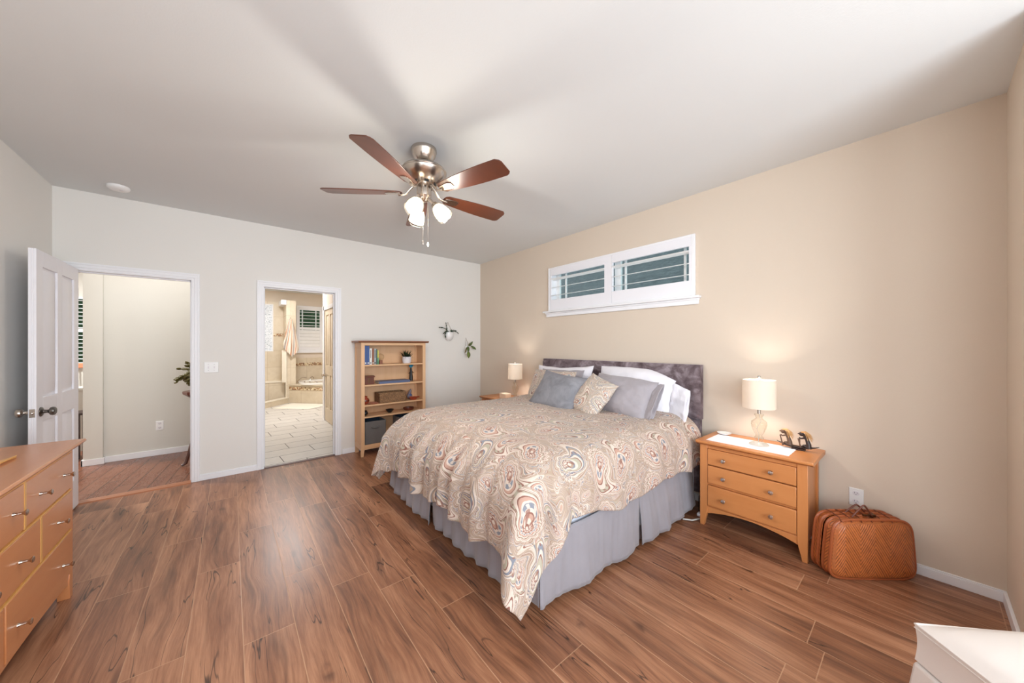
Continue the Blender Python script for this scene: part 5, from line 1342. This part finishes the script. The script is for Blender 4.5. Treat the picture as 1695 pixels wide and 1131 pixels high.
for dy, hh, x0_ in ((-.035, .075, -.03), (.02, .055, -.02)):
    pts = []
    for k in range(17):
        a = PI*k/16; pts.append((x0_-.06*math.cos(a)-.0+.02*math.sin(2*a), dy-.01*math.sin(a), Hs+.008+hh*math.sin(a)))
    mb.tube(pts, .0045, 8)
obj('cord_handle', mb, M['leather_strap'], sc_root, smooth=True, local=True)
mb = MB(); mb.tube([(-.02, -.03, Hs+.018), (.03, -.03, Hs+.016)], .006, 8); mb.box(.02, .045, -.04, -.02, Hs+.010, Hs+.024); obj('clasp', mb, M['bronze'], sc_root, local=True)

# ================================================================== WHITE LEATHER OTTOMAN
OC = (-1.50, -4.69)
ot = thing('ottoman', 'white leather ottoman with a seamed cushion top in the near right corner', 'ottoman', (OC[0], OC[1], 0), R(-135+88))
# local frame: corner at origin, extends +x and -y... built as a square of side S
S = .62
def soft_block(mb, x0, x1, y0, y1, z0, z1, crown=.02, n=24, concave=.0):
    def top(u, w):
        a, b = u*2-1, w*2-1
        x = x0+(x1-x0)*u; y = y0+(y1-y0)*w
        e = math.sqrt(max(0, 1-abs(a)**2.6))*math.sqrt(max(0, 1-abs(b)**2.6))
        return (x, y, z1+crown*e-.0)
    mb.grid(top, n, n)
    per = [(u/n, 0) for u in range(n)]+[(1, u/n) for u in range(n)]+[(1-u/n, 1) for u in range(n)]+[(0, 1-u/n) for u in range(n)]
    rows_ = 8; base = len(mb.v); N = len(per)
    for j in range(rows_+1):
        t = j/rows_; ins = concave*math.sin(PI*t)
        for (u, w) in per:
            x = x0+(x1-x0)*u; y = y0+(y1-y0)*w; cx, cy = (x0+x1)/2, (y0+y1)/2
            mb.v.append(Vector((cx+(x-cx)*(1-ins), cy+(y-cy)*(1-ins), z1+(z0-z1)*t)))
    for j in range(rows_):
        for k in range(N): mb.f.append((base+j*N+k, base+j*N+(k+1) % N, base+(j+1)*N+(k+1) % N, base+(j+1)*N+k)); mb.mi.append(0)
mb = MB(); soft_block(mb, 0, S, -S, 0, .365, .478, .055, concave=.012); obj('cushion_top', mb, M['white_leather'], ot, smooth=50, local=True)
mb = MB(); e = .001; mb.tube([(e, -S, .48), (e, -e, .48), (S, -e, .48)], .0035, 8); mb.tube([(-.0, -S, .468), (-.0, 0, .468), (S, 0, .468)], .002, 6); obj('seam_piping', mb, M['white_leather'], ot, smooth=True, local=True)
mb = MB()
mb.taper((-.035, S+.035, -S-.035, .035, .03), (-.004, S+.004, -S-.004, .004, .360)); obj('base', mb, M['white_leather'], ot, bevel=.012, local=True)
for x in (.05, S-.05):
    for y in (-.05, -S+.05):
        mb = MB(); mb.box(x-.02, x+.02, y-.02, y+.02, 0, .04); obj('foot', mb, M['dark_wood'], ot, local=True)

# ================================================================== HALL AND DINING
st = thing('plant_stand', 'dark mahogany plant stand with curved legs at the right edge of the hall doorway', 'plant stand', (-3.48, .75, 0))
mb = MB(); mb.lathe([(0, .79), (.13, .79), (.165, .815), (.17, .84), (.165, .85), (0, .85)], 8, T(-3.475, .75, 0)); mb.lathe([(.02, .60), (.035, .66), (.05, .72), (.10, .77), (.13, .79)], 12, T(-3.475, .75, 0)); obj('stand_top', mb, M['mahogany'], st)
mb = MB(); mb.lathe([(0, .30), (.03, .31), (.025, .40), (.03, .5), (.02, .60)], 14, T(-3.475, .75, 0)); obj('column', mb, M['mahogany'], st, smooth=True)
for k in range(3):
    a = R(205)+k*2*PI/3; ca, sa = math.cos(a), math.sin(a)
    mb = MB(); mb.tube([(-3.475+ca*r_, .75+sa*r_, z_) for r_, z_ in ((.02, .42), (.06, .36), (.10, .22), (.125, .12), (.15, .03), (.185, .012))], [.018, .020, .018, .016, .018, .012], 10); obj('leg', mb, M['dark_wood'], st, smooth=True)
hp = thing('potted_cactus', 'trailing jointed cactus plant on the mahogany stand in the hall', 'plant', (-3.475, .75, .85))
mb = MB(); mb.lathe([(0, 0), (.07, 0), (.10, .13), (.105, .15), (.095, .15), (.09, .13), (0, .12)], 24, T(-3.475, .75, .851)); obj('pot', mb, M['terracotta'], hp, smooth=40)
lb = MB(); rnd = random.Random(21)
for k in range(44):
    a = rnd.uniform(R(110), R(260)) if k < 34 else rnd.uniform(0, 6.28); p = Vector((-3.475, .75, 1.0)); pts = [p.copy()]; e = rnd.uniform(-.1, 1.45); ln = rnd.randint(3, 6)
    for i in range(ln):
        d = Vector((math.cos(a)*math.cos(e), math.sin(a)*math.cos(e), math.sin(e))); p = p+d*.044; pts.append(p.copy()); e -= rnd.uniform(.12, .38)
    pad_chain(lb, pts, .026)
obj('stems', lb, M['leaf_olive'], hp, smooth=True)
mb = MB(); mb.box(-5.6, -4.56, 2.3, 2.36, 0, .80); mb.box(-5.65, -4.54, 2.26, 2.42, .80, .83); struct('wall_half', mb, M['hall'])
tb = thing('side_table', 'small dark table glimpsed between the open door and the hall wall', 'table', (-4.78, 1.95, 0))
mb = MB(); mb.box(-4.99, -4.60, 1.8, 2.1, .535, .56); obj('tabletop', mb, M['ebony'], tb, bevel=.004)
for x in (-4.97, -4.655):
    for y in (1.83, 2.07): mb = MB(); mb.box(x, x+.03, y-.015, y+.015, 0, .535); obj('leg', mb, M['ebony'], tb)
ck = thing('dining_table', 'bright white dining table in front of the dining room blinds', 'table', (-5.0, 3.2, 0))
mb = MB(); mb.box(-5.5, -4.7, 2.9, 3.5, .72, .76); obj('tabletop', mb, M['counter'], ck, bevel=.004)
for x in (-5.44, -4.76):
    for y in (2.96, 3.44): mb = MB(); mb.box(x-.03, x+.03, y-.03, y+.03, 0, .72); obj('leg', mb, M['counter'], ck)
cr = thing('dining_chair', 'white spindle-backed chair at the dining table before the window', 'chair', (-5.05, 3.7, 0))
mb = MB(); mb.box(-5.3, -4.82, 3.55, 3.95, .44, .47); obj('seat', mb, M['plastic_white'], cr, bevel=.01)
for x in (-5.28, -5.20, -5.12, -5.04, -4.96, -4.88, -4.84): mb = MB(); mb.tube([(x, 3.93, .47), (x, 3.95, 1.02)], .012, 8); obj('spindle', mb, M['plastic_white'], cr, smooth=True)
mb = MB(); mb.box(-5.30, -4.82, 3.93, 3.965, 1.02, 1.10); obj('top_rail', mb, M['orange'], cr, bevel=.01)
for x in (-5.27, -4.85):
    for y in (3.58, 3.92): mb = MB(); mb.box(x-.015, x+.015, y-.015, y+.015, 0, .44); obj('leg', mb, M['plastic_white'], cr)
